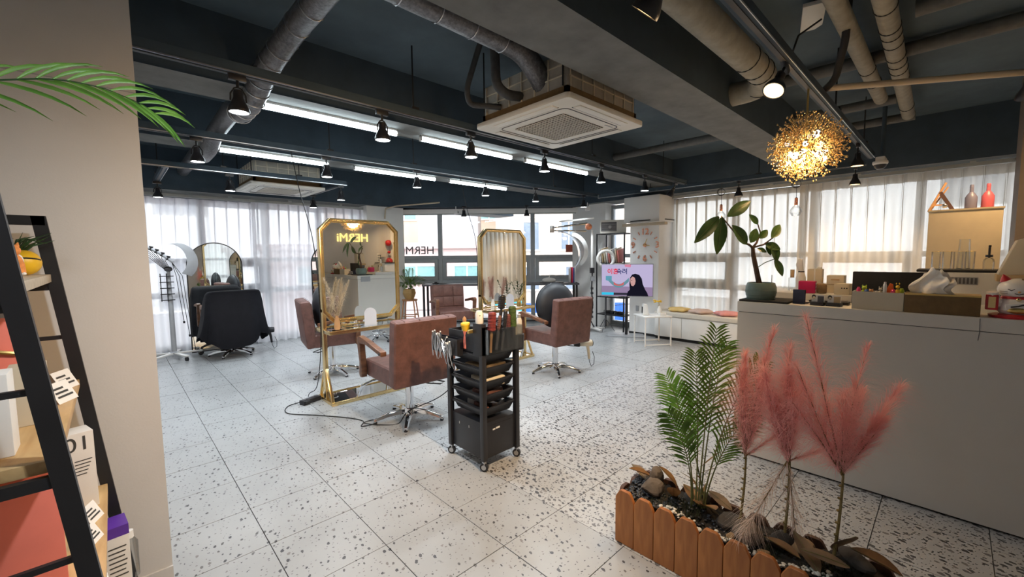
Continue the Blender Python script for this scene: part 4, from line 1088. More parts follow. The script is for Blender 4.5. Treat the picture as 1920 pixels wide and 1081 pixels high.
# ---- rolling processor at the far left
t = thing('perm_machine', 'grey rolling perm machine with fan of wires before the curtain', 'perm machine', (.58, 7.72, 0), -.25)
for k in range(5):
    a = 2*PI*k/5+.3; c, s = math.cos(a), math.sin(a)
    lg = G().bar((.02*c,.02*s,.085), (.33*c,.33*s,.07), .05, .022).build('base_leg', M['white'], t, bevel=.004)
    G().cyl((.31*c,.31*s,.03),(.31*c,.31*s,.065), .008, n=8).build('caster_stem', M['steel'], lg)
    g = G(); g.M = Matrix.Translation((.31*c,.31*s,.028)); g.lathe([(.028,-.014),(.028,.014)], ax=(-s,c,.0), n=14); g.build('caster_wheel', M['blackp'], lg)
G().lathe([(.05,.075),(.05,.10),(.032,.11),(.030,.92),(.024,.93),(.022,1.28)], n=16).build('pole', M['grey'], t)
for k in range(5):
    G().bar((-.10,-.03,.86+.085*k), (.06,-.03,.86+.085*k), .012, .012).build('wire_rack', M['black'], t)
G().tube([(-.09,-.03,.84),(-.09,-.03,1.24)], .006, 6).build('rack_upright', M['black'], t); G().tube([(-.02,-.035,.84),(-.02,-.035,1.24)], .006, 6).build('rack_upright', M['black'], t)
G().ball((0,0,1.30), .05, sc=(1,1,.8)).build('joint', M['dgrey'], t)
arc = [Vector((-.40+.48*u, -.10, 1.66-.26*u**1.4+.03*math.sin(PI*u))) for u in [k/8 for k in range(9)]]
G().tube(arc, .022, 10).build('arch_rail', M['grey'], t)
for k in range(8):
    p = arc[k] if k < 8 else arc[8]
    G().cyl(p+Vector((-.002,0,-.026)), p+Vector((.012,0,.03)), .024, n=8).build('rail_clip', M['black'], t)
    G().tube([p+Vector((0,-.02,-.02)), p*.55+Vector((-.02,-.06,.62)), Vector((-.02+.008*k,-.02,1.28))], .004, 5).build('wire', M['blackm'], t)
cr = []
for k in range(17):
    a = -.9+2.6*k/16; cr.append((.12+.23*math.cos(a), 1.40+.27*math.sin(a)))
for k in range(17):
    a = 1.7-2.6*k/16; cr.append((.03+.20*math.cos(a)*.95, 1.42+.24*math.sin(a)*.98))
G().prism(cr, -.0, .03).build('crescent_hood', M['grey'], t, bevel=.004)
for k in range(3):
    x = .10+.035*k
    G().tube([(.06,-.08,1.40),(x,-.09,1.2),(x+.02,-.08,.9),(x+.05+.02*k,-.08,.55-.2*k)], .004, 5).build('hanging_lead', M['blackm'], t)
    G().lathe([(.012,0),(.014,.03)], c=(x+.05+.02*k,-.08,.52-.2*k), n=8).build('lead_plug', M['black'], t)
# ================================================================== WINDOW SIDE
# ---- long table under the centre window
t = thing('bar_table', 'long narrow black legged table under the centre window', 'table', tuple(cwM @ Vector((.66,-.5,0))), -.76)
G().box(0, 3.14, -.18, .30, .845, .88).build('table_top', M['dgrey'], t, bevel=.004)
for x in (.03, 1.55, 3.09):
    for y in (-.14, .26): G().box(x-.02, x+.02, y-.02, y+.02, 0, .845).build('leg', M['black'], t, bevel=.003)
G().box(.03, 3.09, .25, .27, .05, .09).build('rear_rail', M['black'], t)
def ontable(x, y, z=.881): return tuple(cwM @ Vector((x+.28, y-.5, z)))
t2 = thing('mouse_dish', 'small black dish on the left end of the window table', 'dish', ontable(.62, .03)); G().lathe([(.05,0),(.075,.012),(.08,.02),(.06,.022),(.0001,.014)], n=18).build('dish', M['blackp'], t2); G().ball((0,0,.028), .03, sc=(1.2,.8,.5)).build('lump', M['blackm'], t2)
t2 = thing('tabletop_heater', 'white rounded gadget on a dark tray on the window table', 'gadget', ontable(2.98, .03), -.76)
G().box(-.24,.24,-.11,.11,0,.018).build('tray', M['dgrey'], t2, bevel=.006); G().ball((-.05,0,.05), .10, 16, 10, (1.4,.8,.55)).build('body', M['white'], t2); G().tube([(-.05,0,.10),(-.03,0,.15),(.05,0,.155)], .01, 8).build('handle', M['white'], t2)
for k, (mm, h) in enumerate((('paper',.28),('red',.31),('hotpink',.31),('blue',.30),('paper',.33))):
    o = tag(G().box(-.009,.009,-.10,.10,0,h).build('magazine', M[mm], None, bevel=.002), ['white thin magazine standing left of the red one on the window table','red magazine standing at the right end of the window table','pink magazine beside the red one on the window table','blue magazine beside the pink one on the window table','tall white magazine at the very end of the window table'][k], 'magazine', 'magazines on the window table')
    o.location = ontable(3.36+.024*k, .08); o.rotation_euler = (0,0,-.76)
# ---- wooden stool with potted palm
sp = tuple(cwM @ Vector((.37,-.50,0)))
t = thing('plant_stool', 'wooden stool with four splayed legs carrying the palm pot', 'stool', sp, -.76)
G().lathe([(.15,.545),(.155,.55),(.155,.57),(.15,.575)], n=22).build('seat', M['stoolwood'], t)
for sx in (-1,1):
    for sy in (-1,1): G().tube([(sx*.10,sy*.10,.545),(sx*.16,sy*.16,0)], [.014,.012], 8).build('leg', M['stoolwood'], t)
for s in (-1,1):
    G().cyl((-.13,s*.13,.24),(.13,s*.13,.24), .009, n=8).build('stretcher', M['stoolwood'], t); G().cyl((s*.13,-.13,.28),(s*.13,.13,.28), .009, n=8).build('stretcher', M['stoolwood'], t)
def frond_mesh(L, droop, spread, nl, lw, ll, g=None, stemr=.004, arch=None):
    """pinnate leaf growing along +x from origin, rising and arching over"""
    g = g or G(); pts = []
    for k in range(13):
        u = k/12; a = arch or 1.2
        x = L*(math.sin(a*u)/a if a else u); z = L*u*.9 - droop*L*u*u
        pts.append(Vector((x*spread, 0, z)))
    g.tube(pts, [stemr*(1-.8*k/12) for k in range(13)], 5)
    for k in range(nl):
        u = .28+.70*k/(nl-1); i = min(11, int(u*12)); f = u*12-i; p = pts[i].lerp(pts[i+1], f); d = (pts[i+1]-pts[i]).normalized()
        l = ll*(math.sin(PI*(.12+.80*(u-.28)/.72))**.7)
        for s in (-1, 1):
            sd = (d*.75 + Vector((0,s*.8,.12))).normalized(); q1 = p+sd*l*.5+Vector((0,0,.02*l)); q2 = p+sd*l+Vector((0,0,-.30*l))
            wv = d.cross(sd).cross(sd).normalized()*lw
            g._a([p, q1+wv, q1-wv, q2], [(0,2,1),(1,2,3)])
    return g
def palm(root, n, L, mats, h0=0, ll=.16, lw=.008, nl=16, seed=1, droop=(.35,.7), spread=(.3,.9), stemh=0, nm='frond'):
    rs = random.Random(seed)
    for k in range(n):
        a = 2*PI*k/n*1.0+rs.uniform(-.4,.4); l = L*rs.uniform(.7,1.05)
        g = frond_mesh(l, rs.uniform(*droop), rs.uniform(*spread), nl, lw, ll*rs.uniform(.85,1.1))
        o = g.build(nm, mats, root, fix=False, ang=3); o.location = (0,0,h0); o.rotation_euler = (rs.uniform(-.1,.1), rs.uniform(-.1,.1), a)
t = thing('potted_palm', 'bushy palm in a tan faceted pot on the wooden stool', 'potted plant', sp[:2]+(.576,))
G().lathe([(.085,0),(.125,.10),(.135,.13),(.115,.21),(.105,.21),(.10,.19)], n=7).build('pot', M['terracotta'], t, ang=.1); G().lathe([(.10,.185),(.0001,.19)], n=7).build('soil', M['soil'], t)
palm(t, 13, .66, M['palm'], .18, .15, .006, 17, 5, (.15,.75), (.2,.75))

# ---- mounted processor and ring light
t = thing('hair_processor', 'white crescent hair processor with chrome arms by the corner column', 'hair processor', (6.56, 4.70, 0), -.76)
for k in range(5):
    a = 2*PI*k/5+.2; G().bar((0,0,.06),(.26*math.cos(a),.26*math.sin(a),.04), .05, .03).build('base_leg', M['white'], t, bevel=.005)
G().lathe([(.04,.05),(.03,.10),(.024,.12),(.022,1.9)], n=12).build('pole', M['white'], t)
G().bar((-.78,-.06,1.95),(-.10,-.06,2.02), .03, .035).build('upper_arm', M['chrome'], t, bevel=.004); G().bar((-.78,-.06,1.90),(-.12,-.06,1.88), .03, .03).build('lower_arm', M['chrome'], t, bevel=.004)
G().box(-.80,-.72,-.08,-.04,1.86,1.98).build('arm_joint', M['steel'], t, bevel=.006); G().bar((-.62,-.06,2.06),(.02,-.06,2.12), .025, .03).build('balance_arm', M['white'], t, bevel=.004)
G().lathe([(.06,-.03),(.06,.03)], c=(-.08,-.07,1.96), ax=(0,1,0), n=18).build('pivot_disc', M['copper'], t, bevel=.006)
def arcstrip(c, r, a0, a1, w_, th, n=16):
    g = G(); vs = []; fs = []
    for k in range(n+1):
        a = a0+(a1-a0)*k/n; f = math.sin(PI*k/n)**.6
        for rr, yy in ((r,-w_*f-.004),(r,w_*f+.004),(r-th,w_*f*.9+.003),(r-th,-w_*f*.9-.003)): vs.append((c[0]+rr*math.cos(a), c[1]+yy, c[2]+rr*math.sin(a)))
    for k in range(n):
        for q in range(4): fs.append((k*4+q, k*4+(q+1)%4, k*4+4+(q+1)%4, k*4+4+q))
    fs += [(3,2,1,0), tuple(n*4+q for q in range(4))]
    return g._a(vs, fs)
arcstrip((-.66,-.10,1.46), .42, -.6, 1.55, .12, .02).build('outer_hood', M['chrome'], t, ang=.8)
arcstrip((-.50,-.12,1.50), .38, -.75, 1.25, .16, .07).build('inner_hood', M['white'], t, ang=.8)
G().box(-.05,.03,-.10,-.02,1.10,1.20).build('control_box', M['blackp'], t, bevel=.006); G().box(-.03,.04,-.08,-.02,.95,1.04).build('switch_box', M['grey'], t, bevel=.006)
for k in range(7): G().box(-.03,.02,-.06,-.02,.25+.09*k,.29+.09*k).build('cable_clip', M['dgrey'], t, bevel=.004)
G().tube([(.0,-.05,1.1),(-.02,-.06,.8),(.01,-.06,.5),(-.03,-.06,.2),(.03,-.08,.08)], .012, 6).build('control_cable', M['blackm'], t)
t = thing('ring_light', 'white ring light on a stand beside the black rack', 'ring light', (6.76, 4.56, 0), -.76)
G().torus((.0,-.12,1.36), .15, .03, (0,1,0), 28, 10).build('ring', M['whitem'], t); G().cyl((0,-.10,.05),(0,-.10,1.22), .009, n=8).build('stand_pole', M['dgrey'], t)
for k in range(3):
    a = 2*PI*k/3; G().tube([(0,-.10,.25),(.18*math.cos(a),-.10+.18*math.sin(a),.0)], .007, 6).build('tripod_leg', M['dgrey'], t)
G().box(-.03,.03,-.12,-.08,1.16,1.22).build('phone_clamp', M['blackp'], t, bevel=.004)

# ---- black open rack and what is on it
t = thing('metal_rack', 'tall black metal rack behind the television', 'rack', (6.98, 4.47, 0))
rx, ry = .16, .30
for sx in (-1,1):
    for sy in (-1,1): G().box(sx*rx-.011, sx*rx+.011, sy*ry-.011, sy*ry+.011, 0, 1.84).build('post', M['black'], t, bevel=.002)
for z in (.28, .62, 1.27, 1.82):
    G().box(-rx, rx, -ry, ry, z, z+.018).build('shelf', M['black'] if z != 1.82 else M['black'], t, smooth=False)
t = thing('desktop_heater', 'cream box heater with a dark grille on top of the rack', 'heater', (6.96, 4.50, 1.839), -1.0)
G().box(-.24,.24,-.11,.11,0,.25).build('casing', M['acwhite'], t, bevel=.012); G().box(-.22,.06,-.115,-.105,.04,.21).build('grille', M['dgrey'], t, bevel=.003)
for k in range(7): G().box(-.21,.05,-.119,-.114,.055+.022*k,.060+.022*k).build('grille_bar', M['steel'], t, smooth=False)
G().lathe([(.03,0),(.028,.01)], c=(-.06,-.116,.12), ax=(0,-1,0), n=14).build('fan_hub', M['steel'], t)
rs = random.Random(6)
for k in range(9):
    o = tag(G().box(-.009,.009,-.11,.11,0,rs.uniform(.22,.29)).build('file_folder', M[['paper','kraft','gift','paper','coralp','paper','grey','gift','coralp'][k]], None, bevel=.002), f'{ORD[k]} leaning file from the left on the black rack', 'file', 'files leaning on the rack')
    o.location = (6.955, 4.70-.05*k, 1.295); o.rotation_euler = (-.22, 0, PI/2)
for k in range(6):
    o = thing('black_gadget', f'{ORD[k]} black tool from the left on the low rack shelf', 'tool', (6.96+rs.uniform(-.03,.03), 4.66-.075*k, .2995), rs.uniform(0,3), 'black tools on the low rack shelf')
    G().cbox((0,0,.03), (.09,.04,.06)).build('body', M['blackp'], o, bevel=.01); G().tube([(.04,0,.03),(.07,.02,.05),(.05,.03,.01)], .006, 6).build('cord', M['blackm'], o)
o = thing('storage_bin', 'white storage bin on the middle rack shelf', 'bin', (6.97, 4.42, .6385)); G().box(-.12,.12,-.12,.12,0,.2).build('body', M['white'], o, bevel=.01); G().box(-.125,.125,-.125,.125,.2,.215).build('lid', M['paper'], o, bevel=.004)

# ---- television
t = thing('television', 'wide television on a floor stand showing a talk programme', 'television', (6.52, 3.93, 0), -1.022)
W, Z0, Z1 = .43, .715, 1.265
G().box(-W-.01, W+.01, -.0, .045, Z0-.012, Z1+.01).build('casing', M['grey'], t, bevel=.006)
G().box(-W, W, -.004, .002, Z0, Z1).build('screen', M['tvscreen'], t, smooth=False)
G().cyl((0,.06,.02),(0,.06,1.2), .024, n=12).build('stand_pole', M['black'], t); G().box(-.32,.30,-.12,.2,0,.02).build('stand_base', M['grey'], t, bevel=.006)
G().box(-.12,.12,.044,.07,.85,1.12).build('mount_plate', M['black'], t, smooth=False)
def pic(name, pts, col, st=.8, d=-.006):
    g = G(); n = len(pts); g.prism([(-W+a*2*W, Z1-b*(Z1-Z0)) for a, b in pts], d, d+.0015); return g.build(name, emission('tv_'+name, col, st), t, smooth=False)
pic('picture_floor', [(0,.68),(1,.72),(1,1),(0,1)], (.30,.22,.36), .7, -.005)
pic('picture_caption_bar', [(0,.89),(.24,.89),(.24,.97),(0,.97)], (.03,.42,.62), .9)
pic('picture_caption_strip', [(.24,.90),(.55,.90),(.55,.97),(.24,.97)], (.02,.02,.03), 1)
arcp = [(.14+.40*k/12, .42+.20*math.sin(PI*k/12)) for k in range(13)] + [(.54-.40*k/12, .54+.20*math.sin(PI*(12-k)/12)) for k in range(13)]
pic('picture_arc', arcp, (.12,.25,.30), .8)
pic('picture_arc_red', [(.24+.20*k/8, .55+.09*math.sin(PI*k/8)) for k in range(9)] + [(.44-.20*k/8, .64+.04*math.sin(PI*k/8)) for k in range(9)], (.5,.12,.12), .8, -.007)
pic('picture_pink_patch', [(.45,0),(.58,0),(.57,.09),(.46,.07)], (.6,.2,.3), .8)
pic('picture_blue_note', [(.08,.36),(.20,.36),(.20,.55),(.08,.50)], (.10,.30,.40), .8)
hair = [(.50,1),(.52,.86),(.56,.80),(.55,.62),(.56,.42),(.60,.32),(.66,.29),(.74,.33),(.79,.45),(.81,.62),(.86,.80),(.90,.90),(.92,1)]
pic('picture_hair', hair, (.006,.006,.012), 1, -.0075)
pic('picture_face', [(.565,.52),(.57,.44),(.61,.38),(.655,.42),(.67,.52),(.66,.62),(.625,.69),(.59,.67),(.575,.60)], (.52,.30,.28), .8, -.009)
pic('picture_eyes', [(.582,.50),(.605,.49),(.605,.505),(.582,.515)], (.05,.02,.02), .8, -.010); pic('picture_mouth', [(.585,.60),(.61,.60),(.60,.62)], (.5,.1,.1), .8, -.010)
for tx, x, col in (('이혼', -W+.22*2*W, (.60,.02,.04)), ('숙려', -W+.40*2*W, (.02,.03,.12))):
    me = text_mesh(tx, .105, .001, 'CENTER', bold=True); me.materials.append(emission('tv_title', col, .9)); o = link('picture_title', me, None, t, (x, -.0075, Z1-.23*(Z1-Z0)), (PI/2,0,0))
# ---- wall clock made of loose numerals
t = thing('wall_clock', 'copper numeral wall clock on the white column', 'clock', (6.818, 3.76, 1.60))
R_ = .25
def rim(a): return (-.006, -R_*math.sin(a), R_*math.cos(a))
for k in range(12):
    a = 2*PI*k/12
    if k % 3 == 0:
        me = text_mesh(['12','3','6','9'][k//3], .15, .004, bold=True); me.materials.append(M['copper']); c = rim(a)
        link('numeral', me, None, t, (c[0], c[1]*.93, c[2]*.93), (PI/2, 0, -PI/2))
    else:
        p = Vector(rim(a)); G().bar(p*.82+Vector((-.006*.18,0,0)), p*1.06, .016, .008, (1,0,0)).build('hour_bar', M['copper'], t, smooth=False)
G().lathe([(.035,0),(.03,.014)], ax=(-1,0,0), n=18).build('clock_hub', M['copper'], t)
G().bar((-.02,.0,0),(-.02,-.05,.11), .012, .004, (1,0,0)).build('hour_hand', M['goldm'], t, smooth=False); G().bar((-.024,.03,0.0),(-.024,-.10,-.005), .010, .004, (1,0,0)).build('minute_hand', M['goldm'], t, smooth=False)

# ---- white side table
t = thing('side_table', 'small white metal side table in front of the bench', 'side table', (6.22, 3.28, 0), -.6)
G().box(-.23,.23,-.20,.20,.455,.475).build('table_top', M['whitem'], t, bevel=.004)
for sx in (-1,1):
    for sy in (-1,1): G().box(sx*.215-.009,sx*.215+.009,sy*.185-.009,sy*.185+.009,0,.455).build('leg', M['whitem'], t, bevel=.002)
for s in (-1,1): G().box(-.215,.215,s*.185-.007,s*.185+.007,.02,.035).build('floor_rail', M['whitem'], t, bevel=.002)
o = thing('white_dispenser', 'white slanted dispenser on the side table', 'dispenser', (6.14, 3.36, .476), -.9); G().prism([(-.05,0),(.05,0),(.02,.17),(-.04,.18)], -.05, .05).build('body', M['whitem'], o, bevel=.012); G().box(-.055,-.045,-.03,.03,.03,.13).build('dark_side', M['black'], o, bevel=.003)
o = thing('dried_flower_vase', 'small white vase with a yellow dried flower on the side table', 'vase', (6.33, 3.22, .476)); G().lathe([(.03,0),(.04,.03),(.035,.08),(.018,.12),(.022,.14)], n=16).build('vase', M['porcelain'], o)
G().tube([(0,0,.12),(.01,.02,.2),(-.02,.04,.22)], .003, 5).build('stem', M['pampstem'], o)
for k in range(7): G().ball((.05*math.cos(k*.9)-.01, .05*math.sin(k*.9)+.03, .20+.012*(k%3)), .022, 8, 6, (1.3,1,.5)).build('petal', M['yellow'], o)
o = thing('card_box', 'low white card box on the side table', 'box', (6.27, 3.14, .476), -.6); G().box(-.05,.05,-.03,.03,0,.04).build('body', M['paper'], o, bevel=.004); G().box(-.045,.045,-.025,.025,.04,.044).build('lid', M['gift'], o)

# ---- storage bench
t = thing('storage_bench', 'low white storage bench with doors along the right window', 'bench', (6.70, 3.49, 0))
LB = 1.88
G().box(.01, .40, -LB, 0, .05, .40).build('carcass', M['white'], t, smooth=False); G().box(.03, .40, -LB, 0, 0, .05).build('plinth', M['blackm'], t, smooth=False)
for k in range(4): G().box(-.006, .012, -.47*(k+1)+.004, -.47*k-.004, .055, .385).build('door', M['whitem'], t, bevel=.003)
G().box(-.02, .42, -LB, .0, .40, .47).build('seat_pad', M['seatpad'], t, bevel=.012, seg=3)
def flower_cushion(label, loc, m, rz):
    c = thing('flower_cushion', label, 'cushion', loc, rz, 'flower cushions on the bench')
    def fn(u, v):
        a = 2*PI*u; r = .17+.03*math.cos(5*a); ph = PI*(v-.5); return (r*math.cos(a)*math.cos(ph)**.6 if abs(v-.5) < .499 else 0, r*math.sin(a)*math.cos(ph)**.6 if abs(v-.5) < .499 else 0, .035*math.sin(ph)+.035)
    G().grid(fn, 40, 10, wrapu=True).build('pad', m, c, ang=3)
    G().lathe([(.03,.066),(.02,.074),(.0001,.076)], n=12).build('button', m, c)
flower_cushion('yellow flower shaped cushion on the bench', (6.92, 3.17, .471), M['fabyel'], .2); flower_cushion('beige flower shaped cushion in the middle of the bench row', (6.92, 2.80, .471), M['fabbei'], .9); flower_cushion('pink flower shaped cushion on the bench', (6.92, 2.40, .471), M['fabpin'], .5)

# ================================================================== RECEPTION
CT = 1.105
t = thing('reception_counter', 'long white reception counter at the right', 'counter', (3.22, 1.05, 0))
G().box(.004, .76, -1.93, -.004, .012, 1.03).build('body', M['counter'], t, smooth=False); G().box(.02, .75, -1.93, -.02, 0, .012).build('plinth_gap', M['blackm'], t, smooth=False)
G().box(0, .77, -1.93, 0, 1.034, CT).build('top_slab', M['countertop'], t, bevel=.003); G().box(.010,.75,-1.93,-.010,1.03,1.034).build('shadow_gap', M['dgrey'], t, smooth=False)
G().tube([(-.003,-1.16,1.10),(-.003,-1.162,1.03),(-.002,-1.158,.985)], .0015, 4).build('stray_thread', M['dgrey'], t)
G().box(.06,.24,-.0005,.003,.99,1.085).build('door_sticker', M['grey'], t, smooth=False)
G().box(.36,.76,-.66,-.03,CT,CT+.05).build('rear_ledge', M['countertop'], t, bevel=.003)
def onc(dx, dy, dz=0): return (3.22+dx, 1.05+dy, CT+.0006+dz)
# mat, rubber plant
o = tag(G().box(-.14,.14,-.15,.15,0,.014).build('desk_mat', M['blackm'], None, bevel=.004), 'black mat under the rubber plant pot', 'mat'); o.location = onc(.155,-.155)
PB = onc(.125,-.112,.0146)
t = thing('rubber_plant', 'rubber plant with large leaves in a celadon pot on the counter', 'potted plant', PB)
G().lathe([(.068,0),(.088,.01),(.098,.05),(.096,.085),(.086,.115),(.079,.117),(.077,.10)], n=28).build('pot', M['celadon'], t); G().lathe([(.088,-.0),(.09,.008)], n=28, c=(0,0,-.001)).build('saucer', M['celadon'], t)
for k in range(4): G().torus((0,0,.03+.018*k), .0945+.002*math.sin(k), .0018, n=28, m=4).build('pot_ridge', M['celadon'], t)
G().lathe([(.078,.10),(.0001,.104)], n=20).build('soil', M['soil'], t)
# local view frame : x right, z up (rotated later so that the branches spread across the counter)
VR = Matrix.Rotation(-.76, 3, 'Z')
def vl(x, z, d=0): return VR @ Vector((x, d, z))
trunk = [vl(-.011,.10), vl(-.03,.20,.01), vl(-.062,.31,.0), vl(-.069,.37)]
G().tube(trunk, [.019,.017,.015,.012], 8).build('trunk', M['bark'], t)
G().tube([vl(-.069,.365), vl(-.10,.385,-.01), vl(-.155,.40,-.03), vl(-.26,.51,-.05), vl(-.33,.585,-.06)], [.009,.008,.006,.005,.004], 7).build('branch', M['bark'], t)
G().tube([vl(-.069,.365), vl(-.03,.40,.02), vl(.0,.47,.03), vl(-.02,.53,.03)], [.009,.007,.005,.004], 7).build('branch', M['bark'], t)
G().tube([vl(-.069,.365), vl(-.01,.385,-.03), vl(.04,.43,-.05)], [.007,.006,.004], 7).build('branch', M['bark'], t)
G().tube([vl(-.035,.22), vl(.0,.26,-.04), vl(.055,.285,-.06)], .003, 5).build('twig', M['stem'], t)
def leaf(root, base, tip, w_, m, cup=.15, name='leaf', up=Vector((0,0,1)), face=None):
    b, e = Vector(base), Vector(tip); d = e-b; L = d.length; d.normalize()
    s = d.cross(face if face is not None else up)
    if s.length < .05: s = d.cross(Vector((.3,.8,.2)))
    s.normalize(); nrm = s.cross(d); n = 8; vs = []; fs = []
    for k in range(n+1):
        u = k/n; wd = w_*(math.sin(PI*min(1,u*.97+.015))**.75)*(1-.25*u); c = b+d*L*u+nrm*(-.10*L*(u-.2)**2+.05*L*u)
        vs += [c-s*wd+nrm*cup*wd, c-s*wd*.5+nrm*cup*wd*.2, c, c+s*wd*.5+nrm*cup*wd*.2, c+s*wd+nrm*cup*wd]
    for k in range(n):
        for q in range(4): fs.append((k*5+q, k*5+q+1, k*5+6+q, k*5+5+q))
    g = G(); g._a(vs, fs); o = g.build(name, m, root, fix=False, ang=3)
    rb = G(); rb.tube([b+d*L*u+nrm*(-.10*L*(u-.2)**2+.05*L*u+.0012) for u in [k/8 for k in range(9)]], .0012*max(1,w_/.03)*.7, 4); rb.build('midrib', M['stem'], o, fix=False)
    return o
fc = VR @ Vector((0,-1,.25))
for (x0,z0,x1,z1,w_,d0,d1) in [(-.285,.58,-.105,.69,.047,-.06,-.02),(-.345,.58,-.525,.40,.050,-.06,-.10),(-.325,.575,-.365,.32,.052,-.06,-.09),(-.128,.388,-.25,.52,.048,-.03,-.06),(-.085,.40,-.035,.50,.038,0,.02),
      (-.02,.53,-.085,.60,.028,.03,.03),(.03,.43,.12,.525,.036,-.05,.0),(-.01,.43,.05,.49,.03,.02,.03),(.0,.39,.09,.35,.034,-.03,-.06),(.05,.40,.06,.26,.036,-.04,-.07),(.01,.38,.03,.31,.024,-.03,-.05),(.053,.285,.10,.165,.032,-.06,-.08),(-.03,.36,.02,.33,.02,.01,-.02)]:
    leaf(t, vl(x0,z0,d0), vl(x1,z1,d1), w_, M['ficus'], .25, face=fc)
G().box(.018,.032,-.06,-.059,.09,.17).build('plant_tag', M['paper'], t, smooth=False)
# objects along the counter, listed from left to right
def onbox(name, label, cat, dx, dy, size, m, rz=0, lid=None, dz=0, bev=.003):
    o = thing(name, label, cat, onc(dx, dy, dz), rz); w_, d_, h = size
    G().box(-w_/2,w_/2,-d_/2,d_/2,0,h).build('body', M[m], o, bevel=bev)
    if lid: G().box(-w_/2-.002,w_/2+.002,-d_/2-.002,d_/2+.002,h*.72,h+.003).build('lid', M[lid], o, bevel=bev)
    return o
o = onbox('card_stand', 'small navy card stand beside the plant mat', 'card stand', .10,-.35,(.012,.075,.095),'navy', -.25); G().box(-.02,.06,-.03,.03,0,.004).build('foot', M['navy'], o)
cable('black cable lying on the counter between plant and card stand', [onc(.31,-.29,.006),onc(.20,-.30,.006),onc(.16,-.39,.006),onc(.17,-.47,.006),onc(.20,-.60,.006)], .004)
for k in range(2):
    o = thing('business_card_holder', ['black card holder with a dark photo card, left of the pair','black card holder with a pale photo card, right of the pair'][k], 'card holder', onc(.09,-.457-.085*k), -.1, 'card holders on the counter')
    G().box(-.03,.03,-.037,.037,0,.022).build('tray', M['blackp'], o, bevel=.003)
    c = G().box(-.006,-.002,-.035,.035,.012,.068).build('card', M['paper'], o); G().box(-.0075,-.006,-.032,.002,.020,.060).build('portrait', M['dgrey'] if k == 0 else M['kraft'], c); G().ball((-.007,.022,.050), .010, 8, 6, (.3,1,1.2)).build('portrait_head', M['gift'], c); G().ball((-.0065,.023,.054), .012, 8, 6, (.25,1,1.2)).build('portrait_hair', M['black'], c)
o = onbox('ink_pad', 'black flat card tray right of the card holders', 'tray', .22,-.56,(.09,.08,.02),'blackp'); G().box(-.03,.03,-.03,.03,.02,.024).build('pad', M['dgrey'], o)
o = onbox('magenta_box', 'magenta gift box with polka dots on the counter', 'box', .42,-.33,(.09,.10,.085),'magenta',.1, dz=.0506)
for i in range(3):
    for j in range(3): G().ball((-.03+.03*i,-.051,.02+.024*j), .006, 6, 4, (1,.2,1)).build('dot', M['paper'], o)
o = thing('perfume_spray', 'clear perfume bottle at the back left of the counter', 'bottle', onc(.57,-.20,.0506)); G().box(-.022,.022,-.022,.022,0,.10).build('flask', M['acryl'], o, bevel=.004); G().cyl((0,0,.10),(0,0,.16), .014, n=14).build('cap', M['kraft'], o)
o = thing('trigger_spray', 'white trigger spray bottle behind the magenta box', 'bottle', onc(.58,-.255,.0506)); G().lathe([(.03,0),(.032,.10),(.02,.14),(.014,.15)], n=16).build('body', M['white'], o); G().prism([(-.015,.15),(.02,.15),(.035,.20),(.02,.245),(-.005,.24),(-.01,.19)], -.012, .012, 'yz').build('trigger_head', M['white'], o, bevel=.004); G().torus((0,0,.145), .017, .004).build('neck_band', M['blackm'], o)
o = onbox('gift_box', 'tall cream gift box with a ribbon behind the magenta box', 'gift box', .64,-.335,(.09,.09,.165),'gift',.05, dz=.0506); G().box(-.0475,.0475,-.004,.004,0,.1665).build('ribbon', M['paper'], o); G().ball((0,-.02,.17), .02, sc=(.6,1,.5)).build('bow', M['paper'], o)
o = onbox('kraft_pouch', 'brown crumpled paper pouch next to the magenta box', 'pouch', .42,-.415,(.07,.055,.07),'rockt',.3, bev=.014, dz=.0506); G().tube([(-.02,0,.08),(0,0,.11),(.02,0,.08)], .005, 6).build('handle', M['kraft'], o)
o = onbox('cosmetic_box', 'cream lidded cosmetic box in the middle of the counter', 'box', .56,-.475,(.10,.10,.125),'gift',.0, dz=.0506); G().box(-.0515,-.0495,-.05,.05,.058,.061).build('lid_seam', M['brownbox'], o); G().box(-.0518,-.0495,-.025,.025,.09,.10).build('print_line', M['kraft'], o)
o = onbox('cream_gift_box', 'low cream box with three dots beside the monitor', 'box', .43,-.535,(.09,.085,.075),'gift',-.05, dz=.0506)
for k in range(3): G().ball((-.0455,.0-.014*k,.045), .0045, 6, 4, (.3,1,1)).build('dot', M['black'], o)
o = onbox('black_tray', 'shallow black tray in front of the cosmetic box', 'tray', .30,-.45,(.05,.16,.012),'blackp', 0, dz=.0); o.location.z += .0
# monitor
t = thing('computer_monitor', 'back of a black computer monitor on the counter', 'monitor', onc(.30,-.80), 0)
G().box(-.012,.012,-.20,.20,.0,.215).build('panel_back', M['blackm'], t, bevel=.006); G().box(.0125,.015,-.18,.18,.015,.20).build('screen', M['dgrey'], t); G().box(.0,.10,-.10,.10,0,.008).build('foot', M['black'], t, bevel=.003)
